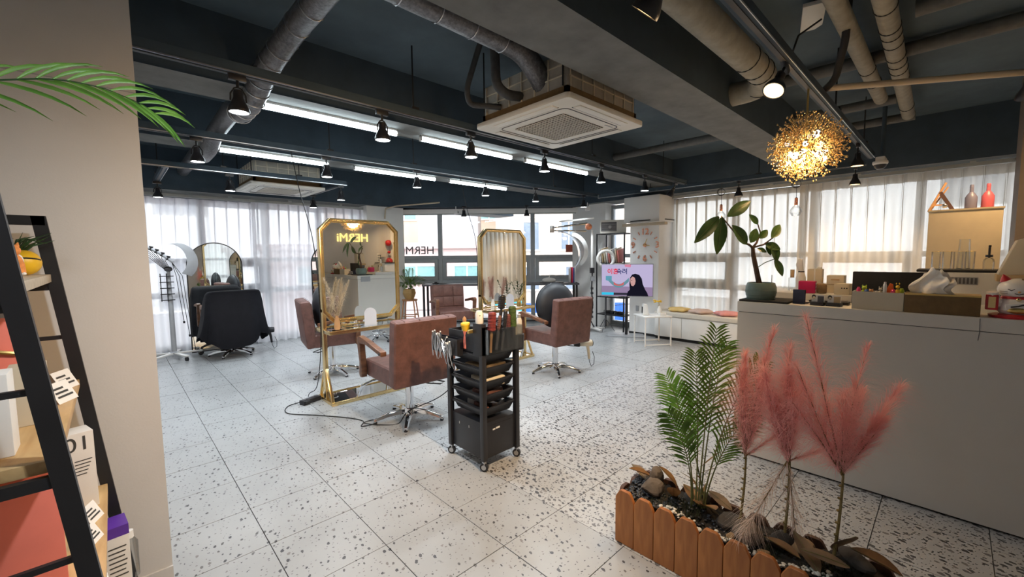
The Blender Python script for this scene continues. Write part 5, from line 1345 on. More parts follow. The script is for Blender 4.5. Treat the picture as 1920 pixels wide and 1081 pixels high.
# pen organiser
t = thing('pen_organiser', 'cream organiser box in front of the monitor holding toys and pens', 'organiser', onc(.06,-.752), 0)
g = G(); g.ringprism([(-.04,-.115),(.08,-.115),(.08,.115),(-.04,.115)], [(-.035,-.11),(.075,-.11),(.075,.11),(-.035,.11)], 0, .106, 'xy'); g.build('walls', M['gift'], t, smooth=False); G().box(-.036,.076,-.111,.111,0,.091).build('inner_floor', M['gift'], t, smooth=False)
small = [('pink_eraser','pink eraser at the left end of the organiser','eraser',.095,(.02,.018,.035),'hotpink'),('green_pencil_topper','lime green toy on the organiser','toy',.070,(.026,.026,.045),'lime'),('blue_sharpener','blue sharpener under the green toy','sharpener',.055,(.022,.02,.025),'blue'),('acorn_toy','small brown acorn toy on the organiser','toy',.032,(.022,.022,.026),'peach'),('white_cube','tiny white cube on the organiser','cube',.008,(.014,.012,.016),'paper'),('bunny_toy','beige bunny toy on the organiser','toy',-.012,(.018,.018,.042),'gift'),('paper_roll','white paper roll standing in the organiser','roll',-.033,(.018,.018,.066),'paper'),('orange_fan','orange folded fan in the organiser','fan',-.057,(.02,.034,.066),'orange'),('pink_bottle','hot pink small bottle in the organiser','bottle',-.072,(.022,.022,.030),'hotpink'),('yellow_figure','tall yellow figure in the organiser','toy',-.092,(.02,.022,.066),'yellow'),('lime_cup','lime cup at the right end of the organiser','cup',-.108,(.024,.018,.034),'lime')]
for k, (nm, lab, cat, dy, (a,b,h), mm) in enumerate(small):
    o = thing(nm, lab, cat, onc(.05-.012+(.03 if k % 3 == 1 else 0), -.752+dy*.93, .0922), 0, 'small things in the organiser')
    if k in (1, 3, 5, 9):
        G().lathe([(a*.5,0),(a*.55,h*.3),(a*.35,h*.5),(.0001,h*.52)], n=12).build('body', M[mm], o); G().ball((0,0,h*.72), a*.5, 10, 8).build('head', M[mm], o)
        for s in (-1, 1): G().ball((0,s*a*.32,h*1.0), a*.17, 6, 5, (1,1,1.6)).build('ear', M[mm], o)
    elif k == 7: G().prism([(-.017,0),(.017,0),(.017,.03),(.004,.066),(-.010,.060)], -.009, .009, 'yz').build('body', M[mm], o, bevel=.002); G().box(-.010,.010,-.003,.003,0,.01).build('rivet', M['red'], o)
    else: G().lathe([(a*.46,0),(a*.5,h*.15),(a*.5,h*.8),(a*.3,h)], n=12).build('body', M[mm], o); G().lathe([(a*.32,h),(a*.32,h*1.12),(.0001,h*1.14)], n=10).build('cap', M['paper' if k % 2 else mm], o)
# brown tissue box with tissue
t = thing('tissue_box', 'brown box with a white tissue pulled out on the counter', 'tissue box', onc(.06,-1.015), 0)
G().box(-.045,.085,-.145,.145,0,.108).build('box', M['brownbox'], t, bevel=.003); G().box(-.0455,.0855,-.1455,.1455,.100,.1085).build('rim', M['goldm'], t, smooth=False)
def tf(u, v):
    x = -.01+.06*(u-.5)*(1-.2*v)+.012*math.sin(6*v+9*u); y = .045+(u-.5)*(.16-.06*v)+.02*math.sin(5*v); z = .106+.15*v*(1-.75*abs(u-.62))+.006*math.sin(u*20); return (x, y, z)
G().grid(tf, 24, 8).build('tissue', M['tissue'], t, fix=False, ang=3); G().grid(lambda u, v: (lambda p: (p[0]+.02, p[1]*.9-.03, p[2]*.93+.005))(tf(1-u, v)), 24, 8).build('tissue_fold', M['tissue'], t, fix=False, ang=3)
# lucky cat
t = thing('lucky_cat', 'white lucky cat figurine with red collar and raised paw', 'figurine', onc(.10,-1.285), PI/2)
G().lathe([(.075,0),(.078,.01),(.06,.016)], n=24).build('red_cushion', M['red'], t)
G().lathe([(.045,.016),(.060,.03),(.058,.055),(.045,.075),(.03,.085)], n=22).build('body', M['porcelain'], t)
hd = G().ball((0,0,.112), .052, 20, 14, (1.12,.95,.82)).build('head', M['porcelain'], t)
for s in (-1, 1):
    G().lathe([(.018,0),(.010,.016),(.001,.028)], c=(s*.034,0,.143), ax=(s*.35,0,1), n=10).build('ear', M['red'] if s > 0 else M['brownbox'], hd)
    G().tube([(s*.012,.047,.114),(s*.021,.0465,.108),(s*.030,.043,.114)][::1], .0016, 5).build('closed_eye', M['black'], hd)
    for q in range(2): G().tube([(s*.030,.043,.103-.006*q),(s*.050,.032,.105-.008*q)], .0008, 4).build('whisker', M['black'], hd)
G().ball((0,.050,.103), .004, 8, 6).build('nose', M['peach'], hd); G().tube([(-.012,.047,.097),(0,.049,.093),(.012,.047,.097)], .0013, 5).build('mouth', M['black'], hd)
G().ball((-.022,.012,.148), .018, 10, 8, (1.2,1,.4)).build('brown_patch', M['brownbox'], hd)
G().torus((0,0,.078), .040, .007, n=22, m=8).build('collar', M['red'], t); G().ball((0,.042,.072), .009, 10, 8).build('bell', M['gold'], t)
G().tube([(.050,.02,.05),(.068,.03,.075),(.070,.035,.10)], [.018,.017,.018], 10).build('raised_paw', M['porcelain'], t); G().box(.052,.088,.034,.050,.03,.09).build('gold_plaque', M['red'], t, bevel=.003); G().box(.060,.080,.050,.052,.038,.082).build('plaque_gold', M['gold'], t)
G().prism([(-.035,.03),(.03,.03),(.036,.055),(-.03,.065)], .050, .058).build('bib', M['paper'], t, bevel=.003); G().ball((-.0,.055,.032), .02, 10, 6, (1.6,.4,.6)).build('gold_pattern', M['goldm'], t); G().tube([(-.03,.06,.062),(.0,.062,.050),(.02,.06,.045)], .003, 5).build('ink_stroke', M['black'], t)

t.scale = (1.25,1.25,1.3)
# ---- back cabinet behind the counter
t = thing('back_cabinet', 'tall cream cabinet side behind the reception counter', 'cabinet', (4.62, -.04, 0))
G().box(0,.42,-.19,.19,0,1.75).build('carcass', M['cream'], t, bevel=.003); G().box(-.004,.424,-.195,.195,1.75,1.762).build('top_board', M['cream'], t, smooth=False)
t = thing('coffee_printer', 'white machine with a dark tray on top beside the cream cabinet', 'machine', (4.30, -.02, 0))
G().box(-.12,.16,-.27,.18,0,.95).build('stand', M['dgrey'], t, smooth=False); G().box(-.13,.17,-.27,.18,.95,1.30).build('body', M['white'], t, bevel=.01); G().box(-.134,-.128,-.10,.05,1.22,1.27).build('vent', M['grey'], t)
for k in range(8): G().box(-.137,-.133,-.095+.018*k,-.085+.018*k,1.225,1.265).build('vent_slot', M['dgrey'], t, smooth=False)
t = tag(G().box(-.12,.16,-.24,.20,0,.018).build('serving_tray', M['blackm'], None, bevel=.006), 'dark serving tray carrying glasses on the white machine', 'tray', None); t.location = (4.30, -.02, 1.3006)
for k in range(4):
    o = thing('drinking_glass', f'{ORD[k]} clear glass from the left on the dark tray', 'glass', (4.24, .085-.054*k, 1.3192), 0, 'glasses on the tray')
    G().lathe([(.022,0),(.025,.004),(.026,.125),(.0245,.125),(.0235,.006)], n=16).build('wall', M['glass'], o); G().torus((0,0,.125), .0252, .0012, n=18, m=4).build('rim', M['goldm'], o)
o = thing('paper_cups', 'upturned clear cup stack behind the glasses', 'cup', (4.40, -.05, 1.3192)); G().lathe([(.036,0),(.028,.21),(.0001,.211)], n=16).build('cup', M['acryl'], o); G().torus((0,0,.003), .033, .003, n=16, m=5).build('rim', M['glass'], o)
o = thing('pump_bottle', 'pump bottle with a black head on the dark tray', 'bottle', (4.28, -.165, 1.3192)); G().lathe([(.026,0),(.028,.05),(.024,.07),(.014,.08)], n=16).build('flask', M['acryl'], o); G().cyl((0,0,.08),(0,0,.15), .006, n=8).build('pump_stem', M['blackp'], o); G().lathe([(.018,.085),(.018,.10)], n=14).build('collar', M['blackp'], o); G().box(-.035,.012,-.006,.006,.15,.165).build('spout', M['blackp'], o, bevel=.003)
for k in range(2):
    o = thing('soap_bottle', ['grey blue bottle shape on top of the cream cabinet','red bottle shape on top of the cream cabinet'][k], 'bottle', (4.78, -.07-.085*k, 1.7625)); mm = mat(['slate_blue_bottle','rose_red_bottle'][k], [(.16,.16,.24),(.45,.09,.12)][k], .4)
    G().lathe([(.030,0),(.034,.01),(.034,.09),(.022,.115),(.011,.13),(.011,.165)], n=18).build('body', mm, o); G().lathe([(.012,.165),(.010,.185)], n=12).build('cap', mm, o)
t = thing('picture_easel', 'small wooden easel on top of the cream cabinet', 'easel', (4.80, .09, 1.7625), .2)
G().bar((0,.07,0),(0,-.02,.22), .014, .014).build('leg', M['peach'], t); G().bar((.03,.06,0),(.03,-.04,.19), .010, .010).build('leg', M['peach'], t); G().bar((.0,-.07,0),(.0,.01,.15), .014, .022).build('leg', M['leatherd'], t); G().bar((.01,.05,.05),(.01,-.05,.05), .01, .01).build('crossbar', M['peach'], t); G().ball((-.01,-.02,.04), .018, 8, 6, (.4,1,1)).build('charm', M['steel'], t)
t = thing('paper_bag', 'cream paper bag with a basket at the right edge behind the counter', 'bag', (3.86, -.27, CT+.0006))
G().box(-.07,.07,-.09,.07,0,.16).build('stand', M['dgrey'], t, bevel=.004); G().prism([(-.10,.20),(.085,.20),(.02,.40),(-.06,.43),(-.10,.43)], -.08, .08, 'yz').build('bag_body', M['gift'], t, bevel=.004); G().box(-.085,.085,-.105,.09,.16,.20).build('basket', M['kraft'], t, bevel=.004)
# ================================================================== WALL DECOR SEEN IN THE MIRROR
me = text_mesh('HERMi', .26, .012, 'CENTER'); me.materials.append(emission('lit_gold_letters', (1.0,.70,.22), 1.3))
o = link('wall_lettering', me, None, None, (4.0, YB+.08, 1.87), (PI/2, 0, PI)); tag(o, 'lit gold HERMi letters on the wall behind the counter', 'letters')
for k, (x, z, r) in enumerate(((4.86, 1.77, .075), (4.87, 1.55, .035), (4.87, 1.33, .085))):
    o = thing('felt_ball', ['upper large red ball ornament on the back wall','tiny red ball ornament between two large ones','lower large red ball ornament on the back wall'][k], 'ornament', (x, YB+.09, z), 0, 'red ball ornaments')
    G().ball((0,.0,0), r, 14, 10).build('ball', M['red'], o); G().cyl((0,-.09,0),(0,0,0), .006, n=6).build('pin', M['steel'], o)
o = thing('light_switch', 'white light switch on the back wall beside the ornaments', 'switch', (4.60, YB+.065, 1.42)); G().box(-.035,.035,0,.012,-.10,.10).build('plate', M['white'], o, bevel=.003)
for k in range(3): G().box(-.02,.02,.012,.018,-.075+.055*k,-.04+.055*k).build('rocker', M['grey'], o, bevel=.002)

# ================================================================== THINGS ON THE MIRROR SHELVES
def plume(root, base, d, L, r, n, m, seed, stemm, curl=.35, name='plume', spread=.9, stem0=0):
    """feathery pampas plume : stem plus many fine barbs"""
    rs = random.Random(seed); base = Vector(base); d = Vector(d).normalized()
    sd = d.cross(Vector((.31,.2,.93))).normalized(); bend = sd*rs.uniform(-.1,.1)
    def ax(u): return base + d*L*u + bend*L*u*u
    G().tube([ax(k/6) for k in range(7)], [.0035*(1-.7*k/6) for k in range(7)], 5).build('plume_stem', stemm, root, fix=False)
    g = G(); vs = []; fs = []
    for k in range(n):
        u = rs.random()**.9; p = ax(u); a = rs.uniform(0, 2*PI)
        o1 = d.orthogonal().normalized(); o2 = d.cross(o1); out = o1*math.cos(a)+o2*math.sin(a)
        l = r*(.35+.9*math.sin(PI*min(1, u*.85+.12)))*rs.uniform(.6,1.15); up = d*rs.uniform(.7,1.5)
        q1 = p+(out*spread+up).normalized()*l*.5; q2 = p+(out*(spread+.5)+up*.75+Vector((0,0,-curl))).normalized()*l
        wv = out.cross(d).normalized()*.00075
        b = len(vs); vs += [p+wv, p-wv, q1+wv*.9, q1-wv*.9, q2]; fs += [(b,b+1,b+3,b+2),(b+2,b+3,b+4)]
    g._a(vs, fs); o = g.build(name, m, root, fix=False, smooth=False); o['kind'] = 'stuff'
    return o
def vase_plumes(label, loc, n, L, m, vm, seed, vr=.03, vh=.13):
    t = thing('pampas_vase', label, 'vase', loc)
    G().lathe([(vr*.8,0),(vr,.02),(vr*.9,vh*.6),(vr*.5,vh),(vr*.55,vh+.01)], n=16).build('vase', vm, t)
    rs = random.Random(seed)
    for k in range(n): plume(t, (0,0,vh*.8), (rs.uniform(-.32,.32), rs.uniform(-.12,.12), 1), L*rs.uniform(.85,1.05), .10, 420, m, seed+k, M['pampstem'], name='plume')
vase_plumes('beige pampas plumes in a slim vase on the large mirror shelf', (1.57, 4.15, .736), 4, .40, M['beigep'], M['peach'], 20)
vase_plumes('dusty pink plumes in the white vase at the left of the second mirror shelf', (3.60, 4.15, .736), 2, .33, M['dustp'], M['whitem'], 40)
vase_plumes('dusty pink plumes in the white vase beside it on the second mirror shelf', (3.73, 4.14, .736), 2, .33, M['dustp'], M['whitem'], 46)
def acryl_card(label, loc):
    t = thing('arched_card', label, 'display card', loc, -.25)
    G().prism([(-.06,0),(.06,0)]+[(.06*math.cos(PI*k/12), .13+.06*math.sin(PI*k/12)) for k in range(13)], -.004, .004).build('card', mat('frosted_card', (.62,.64,.7), .35, var=.03), t); G().box(-.07,.07,-.02,.02,0,.012).build('stand', M['acryl'], t)
acryl_card('frosted arched card on the large mirror shelf', (1.90, 4.12, .736)); acryl_card('frosted arched card on the second mirror shelf', (3.88, 4.12, .736))
t = thing('gold_tray', 'gold wire tray with small jars on the large mirror shelf', 'tray', (1.70, 4.14, .736))
for z in (.0, .05): G().torus((0,0,z+.006), .09, .004, n=20, m=5).build('wire_ring', M['gold'], t)
for k in range(10): a = 2*PI*k/10; G().cyl((.09*math.cos(a),.09*math.sin(a),.004),(.09*math.cos(a),.09*math.sin(a),.056), .002, n=5).build('wire_post', M['gold'], t)
G().lathe([(.088,0),(.088,.004)], n=20).build('tray_base', M['mirror'], t)
t = thing('gold_tray', 'gold wire tray with clips on the second mirror shelf', 'tray', (3.53, 4.12, .736))
for z in (.0, .05): G().torus((0,0,z+.006), .07, .004, n=20, m=5).build('wire_ring', M['gold'], t)
for k in range(10): a = 2*PI*k/10; G().cyl((.07*math.cos(a),.07*math.sin(a),.004),(.07*math.cos(a),.07*math.sin(a),.056), .002, n=5).build('wire_post', M['gold'], t)
for k in range(3):
    o = thing('glass_jar', f"{['left','middle','right'][k]} small clear jar on the large mirror shelf", 'jar', (1.80+.11*k+.10*(k>0), 4.13, .736), 0, 'clear jars on the shelf'); G().lathe([(.025,0),(.027,.004),(.027,.04),(.025,.04),(.025,.006)], n=16).build('wall', M['acryl'], o); G().lathe([(.028,.04),(.028,.05),(.0001,.052)], n=16).build('lid', M['acryl'], o)
t = thing('leafy_sprig_vase', 'dark leafy sprigs in a gold vase on the second mirror shelf', 'vase', (4.06, 4.13, .736))
G().lathe([(.03,0),(.035,.04),(.02,.09),(.024,.10)], n=16).build('vase', M['goldm'], t)
rs = random.Random(12)
for k in range(5):
    e = Vector((rs.uniform(-.16,.14), rs.uniform(-.05,.05), rs.uniform(.30,.42))); G().tube([(0,0,.09), e*.5+Vector((0,0,.05)), e], .002, 5).build('twig', M['bark'], t)
    for q in range(11):
        u = .3+.7*q/10; p = Vector((0,0,.09)).lerp(e, u); d = Vector((rs.uniform(-1,1), rs.uniform(-.6,.3), rs.uniform(-.1,.8))).normalized(); leaf(t, p, p+d*.05, .012, M['palmd'])

# ================================================================== LADDER SHELF AT THE LEFT
t = thing('ladder_shelf', 'black ladder shelf with oak boards at the left edge', 'shelf', (0, 0, 0))
YN, YF = 1.36, 2.25
def xf(z): return -.175+(1.6-z)*.1165           # front edge of the sloping uprights
for y in (YN, YF):
    g = G(); g.prism([(xf(0)-.034,0),(xf(0)+.003,0),(xf(1.6)+.015,1.605),(xf(1.6)-.034+.012,1.605)], y-.012, y+.012); g.build('front_upright', M['black'], t, smooth=False)
    G().box(-.52,-.485,y-.012,y+.012,0,1.6).build('rear_upright', M['black'], t, smooth=False); G().box(-.52,xf(1.6)+.012,y-.012,y+.012,1.572,1.605).build('top_bar', M['black'], t, smooth=False)
ZBD = [1.37, .975, .55, .16]
for z in ZBD:
    G().box(-.50, xf(z)-.012, YN+.013, YF-.013, z, z+.028).build('board', M['oak'] if z < 1.3 else M['oakl'], t, bevel=.002)
    for y in (YN, YF): G().box(-.50, xf(z)-.02, y-.009, y+.009, z-.03, z-.003).build('side_rail', M['black'], t, smooth=False)
for z in (1.165, .765):
    for y in (YN, YF): G().box(-.50, xf(z)-.02, y-.006, y+.006, z-.006, z+.008).build('rung', M['black'], t, smooth=False)
def sh(x, y, k): return (x, y, ZBD[k]+.0285)
# top board : succulent, figurines
o = thing('spiky_plant', 'spiky green plant in a dark pot on the top board', 'potted plant', sh(-.245, 2.17, 0)); G().lathe([(.022,0),(.028,.05),(.026,.05)], n=14).build('pot', M['dgrey'], o)
for k in range(30):
    a = k*2.4; r = .06+.05*(k%3)/2; G().tube([(0,0,.045),(r*.5*math.cos(a),r*.5*math.sin(a),.10+.02*(k%2)),(r*math.cos(a),r*math.sin(a),.105+.055*((k*7)%5)/4)], [.004,.0035,.0006], 4).build('spike_leaf', M['palmd'], o)
o = thing('cat_figurine', 'orange and white cat figurine seen from behind on the top board', 'figurine', sh(-.225, 2.05, 0), .4)
G().lathe([(.018,0),(.026,.012),(.024,.04),(.018,.06),(.010,.07)], n=16).build('body', M['plumfur'], o); hd = G().ball((0,0,.082), .019, 12, 10, (1.05,.95,.95)).build('head', M['plumfur'], o)
for s in (-1, 1): G().lathe([(.007,0),(.001,.013)], c=(s*.011,0,.095), ax=(s*.3,0,1), n=8).build('ear', M['plumfur'], hd); G().ball((s*.014,-.012,.008), .009, 8, 6, (1,1.5,.8)).build('paw', M['porcelain'], o)
G().ball((.014,.004,.045), .016, 10, 8, (.7,.8,1.6)).build('white_patch', M['porcelain'], o)
o = thing('yellow_ball_figure', 'yellow ball ornament with a black smile line on the top board', 'ornament', sh(-.212, 2.14, 0)); G().ball((0,0,.042), .042, 18, 14).build('ball', M['yellow'], o); G().torus((0,0,.048), .0415, .0022, (0,.25,1), 22, 5, -2.6, -.3).build('smile_line', M['black'], o)
# second board
def product(name, label, cat, loc, size, m, rz=0, cap=None):
    o = thing(name, label, cat, loc, rz); a, b, h = size
    G().box(-a/2,a/2,-b/2,b/2,0,h).build('carton', M[m], o, bevel=.002)
    if cap: G().box(-a/2-.0005,a/2+.0005,-b/2-.0005,b/2+.0005,h*.86,h+.001).build('top_band', M[cap], o, smooth=False)
    return o
o = product('ribbon_gift_bag', 'red bag with a gold ribbon loop on the second board', 'bag', sh(-.27, 1.93, 1), (.11,.13,.27), 'coral', .1); G().tube([(.05,-.07,.08),(-.01,-.072,.12),(-.035,-.072,.17),(.0,-.072,.19),(.05,-.07,.175)], .006, 6).build('ribbon', M['goldm'], o)
product('cream_carton', 'cream carton on the second board beside the black upright', 'box', sh(-.185, 1.74, 1), (.07,.08,.16), 'gift', .05)
product('white_carton', 'white carton at the left edge of the second board', 'box', sh(-.232, 1.50, 1), (.09,.08,.19), 'paper', .0)
def price(label, loc, rz):
    o = thing('price_card', label, 'price card', loc, rz); G().prism([(-.028,0),(.028,0),(.0,.05)], -.0350, .0350, 'yz').build('tent', M['paper'], o, smooth=False)
    for k in range(3): G().box(.0125+.006*0-.0095*k+.0, .0135-.0095*k, -.025, .022, .0145+.0*k, .0150).build('print_line', M['ink'], o, smooth=False)
    return o
def pricecard(label, loc, rz, s=1):
    o = thing('price_card', label, 'price card', loc, rz, 'folded price cards'); 
    g = G(); g._a([(.03,-.04,0),(.03,.04,0),(.0,.04,.062),(.0,-.04,.062),(-.03,-.04,0),(-.03,.04,0)], [(0,1,2,3),(3,2,5,4)]); g.build('folded_card', M['paper'], o, smooth=False)
    for k in range(3):
        u = .25+.2*k; g = G(); x = .0305-.03*u; z = .062*u; g._a([(x+.0006,-.03,z),(x+.0006,.03-.01*k,z),(x-.002,.03-.01*k,z+.006),(x-.002,-.03,z+.006)], [(0,1,2,3)]); g.build('print_line', M['ink'], o, smooth=False)
    o.scale = (s,)*3
    return o
pricecard('folded price card on the second board by the far upright', sh(-.155, 2.12, 1), -.5); pricecard('folded price card on the second board nearer the camera', sh(-.150, 1.93, 1), -.5)
# third board
o = product('silver_carton', 'pale carton printed with 01 on the third board', 'box', sh(-.135, 2.09, 2), (.085,.085,.275), 'white', .25)
me = text_mesh('01', .07, .0004); me.materials.append(M['ink']); link('print_number', me, None, o, (.0, -.0432, .235), (PI/2,0,0))
for k in range(5): G().box(-.01,.034-.004*k,-.0434,-.0426,.175-.012*k,.178-.012*k).build('print_line', M['ink'], o, smooth=False)
G().box(-.03,.0,-.0434,-.0426,.03,.034).build('print_line', M['ink'], o, smooth=False)
pricecard('folded price card on the third board behind the near upright', sh(-.110, 1.95, 2), -.4, .9); pricecard('folded price card on the third board close to the camera', sh(-.105, 1.80, 2), -.4, .8)
product('coral_carton', 'large coral carton under the second board', 'box', sh(-.205, 1.62, 2), (.13,.16,.335), 'coral', .12); product('pink_carton', 'pink carton at the left edge beside the coral one', 'box', sh(-.34, 1.66, 2), (.11,.12,.32), 'coralp', .0)
# lowest board
o = product('purple_top_carton', 'white carton with a purple top on the lowest board', 'box', sh(-.055, 2.14, 3), (.07,.10,.27), 'white', .1, 'purple')
for k in range(7): G().box(-.025,.025-.003*(k%3),-.0515,-.0502,.19-.018*k,.194-.018*k).build('print_line', M['ink'], o, smooth=False)
product('white_bottle_carton', 'white carton on the lowest board near the camera', 'box', sh(-.10, 1.86, 3), (.06,.07,.22), 'paper', .1)
o = thing('clear_bottle', 'clear bottle beside the purple topped carton', 'bottle', sh(-.015, 2.20, 3)); G().lathe([(.022,0),(.024,.14),(.012,.16)], n=14).build('flask', M['acryl'], o); G().cyl((0,0,.16),(0,0,.19), .012, n=12).build('cap', M['white'], o)

# ---- palm frond hanging into the picture at the top left
t = thing('palm_frond', 'bright green palm frond reaching in at the top left', 'palm leaf', (0, 0, 0))
YP = 1.55
def pp(x, z, dy=0): return Vector((x, YP+dy, z))
# rachis given in metres on a vertical plane ; arches from the left edge to the right and down
rach = [pp(-.42,1.70,-.08), pp(-.30,1.81,-.05), pp(-.161,1.867), pp(-.093,1.889), pp(-.039,1.896), pp(.019,1.893), pp(.081,1.873), pp(.115,1.85)]
def rp(u):
    q = u*(len(rach)-1); i = int(min(q, len(rach)-1.001)); return rach[i].lerp(rach[i+1], q-i)
G().tube([rp(k/24) for k in range(25)], [.0028*(1-.7*k/24) for k in range(25)], 6).build('rachis', M['palmd'], t)
rs = random.Random(3)
for k in range(14):
    u = .14+.85*k/13; p = rp(u); d = (rp(min(1,u+.03))-rp(max(0,u-.03))).normalized()
    l = (.185 if 1 else 0)*(1-.42*u)
    for s in (-1, 1):
        side = Vector((0, s*.5, 0)); lift = .85 if s > 0 else -.42
        dirv = (d*1.0 + side*.7 + Vector((0,0,lift))).normalized()
        end = (d*1.0 + side*.6 + Vector((0,0,-.12 if s > 0 else -.95))).normalized()
        pts = [p]; q_ = p
        for a in range(5): q_ = q_ + dirv.lerp(end, (a/4)**1.2).normalized()*l/5; pts.append(q_)
        g = G(); wd = [.0014,.0040,.0046,.0040,.0026,.0002]; vs = []
        for a, q in enumerate(pts):
            tn = (pts[min(a+1,5)]-pts[max(a-1,0)]).normalized(); w_ = tn.cross(Vector((0,1,.35))).normalized()*wd[a]
            vs += [q-w_, q+Vector((0,.0018,0)), q+w_]
        g._a(vs, [(a*3+b, a*3+b+1, a*3+4+b, a*3+3+b) for a in range(5) for b in range(2)])
        g.build('leaflet', M['palmb'], t, fix=False, ang=3)

# ================================================================== PLANTER IN THE FOREGROUND
PX0, PX1, PY0, PY1 = 1.768, 2.05, -.02, 1.118
t = thing('planter_box', 'long reddish fence board planter in the foreground', 'planter', (0,0,0))
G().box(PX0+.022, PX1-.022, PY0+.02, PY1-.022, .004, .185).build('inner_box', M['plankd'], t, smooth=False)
pw_ = .1035
def plk(): 
    w_ = pw_/2-.0015
    return G().prism([(-w_,0),(w_,0),(w_,.232),(w_*.86,.245),(w_*.60,.268),(w_*.42,.275),(-w_*.42,.275),(-w_*.60,.268),(-w_*.86,.245),(-w_,.232)], -.010, .010, 'yz').mesh('plank', bevel=.0015, seg=1)
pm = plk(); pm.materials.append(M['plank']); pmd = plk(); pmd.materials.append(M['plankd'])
n = int((PY1-PY0)/pw_)
for k in range(n):
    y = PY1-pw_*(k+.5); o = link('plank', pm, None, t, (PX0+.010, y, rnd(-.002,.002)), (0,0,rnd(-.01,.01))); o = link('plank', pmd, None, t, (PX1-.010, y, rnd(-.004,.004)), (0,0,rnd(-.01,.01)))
for k in range(2):
    o = link('plank', pmd, None, t, (PX0+.024+pw_*(k+.5), PY1-.010, rnd(-.004,.004)), (0,0,PI/2))
def soilz(x, y): return .238+.014*math.sin(9*y+3*x)+.012*math.sin(23*y+11*x)+.02*math.exp(-((x-1.93)/.06)**2)
g = G(); g.grid(lambda u, v: (PX0+.021+(PX1-PX0-.042)*u, PY0+.02+(PY1-PY0-.043)*v, soilz(PX0+.02+.24*u, PY0+1.09*v)+rnd(-.006,.006)), 20, 80); g.build('soil', M['soil'], t, ang=3)
rs = random.Random(31)
def scatter(name, m, n, r0, r1, region, flat=.6, lift=.4):
    g = G()
    for k in range(n):
        x, y = region(rs)
        r = rs.uniform(r0, r1); g.ball((x, y, soilz(x,y)+r*lift), r, 7, 5, (rs.uniform(.9,1.5), rs.uniform(.8,1.2), flat*rs.uniform(.7,1.1)), (rs.uniform(-.3,.3), rs.uniform(-.3,.3), rs.uniform(0,3)))
    o = g.build(name, m, t, fix=False, ang=3); o['kind'] = 'stuff'; return o
scatter('black_pebbles', M['pebble'], 230, .006, .011, lambda r: (r.uniform(PX0+.03, PX1-.03), r.uniform(.98, 1.085)))
scatter('black_pebbles', M['pebble'], 260, .005, .010, lambda r: (r.uniform(PX0+.03, PX0+.16), r.uniform(.2, .98)))
scatter('white_pebbles', M['wpebble'], 210, .004, .0085, lambda r: (PX0+.03+abs(r.gauss(0,.022)), r.uniform(.1, .90)), .8, .9)
mg = G()
for k in range(2600):
    y = rs.choice((rs.uniform(.74,.97), rs.uniform(.40,.62), rs.uniform(.1,.35))); x = rs.uniform(PX0+.03, PX0+.15); z = soilz(x,y)
    a = rs.uniform(0,2*PI); h = rs.uniform(.008,.022); mg._a([(x-.002*math.sin(a),y+.002*math.cos(a),z-.003),(x+.002*math.sin(a),y-.002*math.cos(a),z-.003),(x+h*.6*math.cos(a),y+h*.6*math.sin(a),z+h)], [(0,1,2)])
o = mg.build('moss', M['moss'], t, fix=False, smooth=False); o['kind'] = 'stuff'
# stones
def stone(label, x, y, r, m, sc=(1,1,1), seed=0, dz=.5):
    rr = random.Random(seed); g = G(); g.ball((0,0,0), r, 18, 12, sc)
    ks = [(Vector((rr.uniform(-1,1),rr.uniform(-1,1),rr.uniform(-1,1))).normalized(), rr.uniform(.62,.95)*r) for _ in range(16)]
    out = []
    for v in g.v:
        v = Vector(v)
        for nd, dd in ks:
            dd2 = dd*abs(Vector((nd.x*sc[0],nd.y*sc[1],nd.z*sc[2])).length); e = v.dot(nd)-dd2
            if e > 0: v -= nd*e*.85
        out.append(tuple(v+Vector((rr.uniform(-1,1),)*3)*r*.02))
    g.v = out; o = g.build('stone', m, None, ang=.35); o.location = (x, y, soilz(x,y)+r*sc[2]*dz); o.rotation_euler = (0,0,rr.uniform(0,6))
    return tag(o, label, 'stone', 'stones in the planter')
stone('large rounded brown stone beside the dry leaf near the planter front', 1.895, .985, .058, M['rock'], (1.1,1,.85), 1)
stone('upright brown stone behind the rounded one', 1.955, 1.000, .048, M['rock'], (.9,.9,1.3), 2)
stone('dark flat stone at the foot of the first pink plume', 1.935, .625, .055, M['rockd'], (1.2,1.3,.6), 3)
stone('wide grey stone between the first two pink plumes', 1.885, .545, .060, M['rock'], (1.1,1.4,.7), 4)
stone('small reddish stone in the moss', 1.845, .600, .022, M['rockt'], (1,1,.8), 5)
stone('dark rounded stone beside the second pink plume', 1.925, .430, .048, M['rockd'], (1,1.1,.8), 6)
stone('tan rough stone left of the third pink plume', 1.930, .355, .042, M['rockt'], (1,1.1,.9), 7)
stone('dark stone in the far corner of the planter', 1.98, 1.075, .028, M['rockd'], (1,1.2,.8), 8)
stone('long dark stone at the planter edge right of the third plume', 1.975, .20, .05, M['rockd'], (.8,1.7,.6), 9)
stone('dark stone behind the palm stems', 1.985, .80, .05, M['rockd'], (.9,1.5,.7), 10)
stone('tan stone below the first pink plume', 1.83, .47, .028, M['rockt'], (1,1.2,.6), 11)
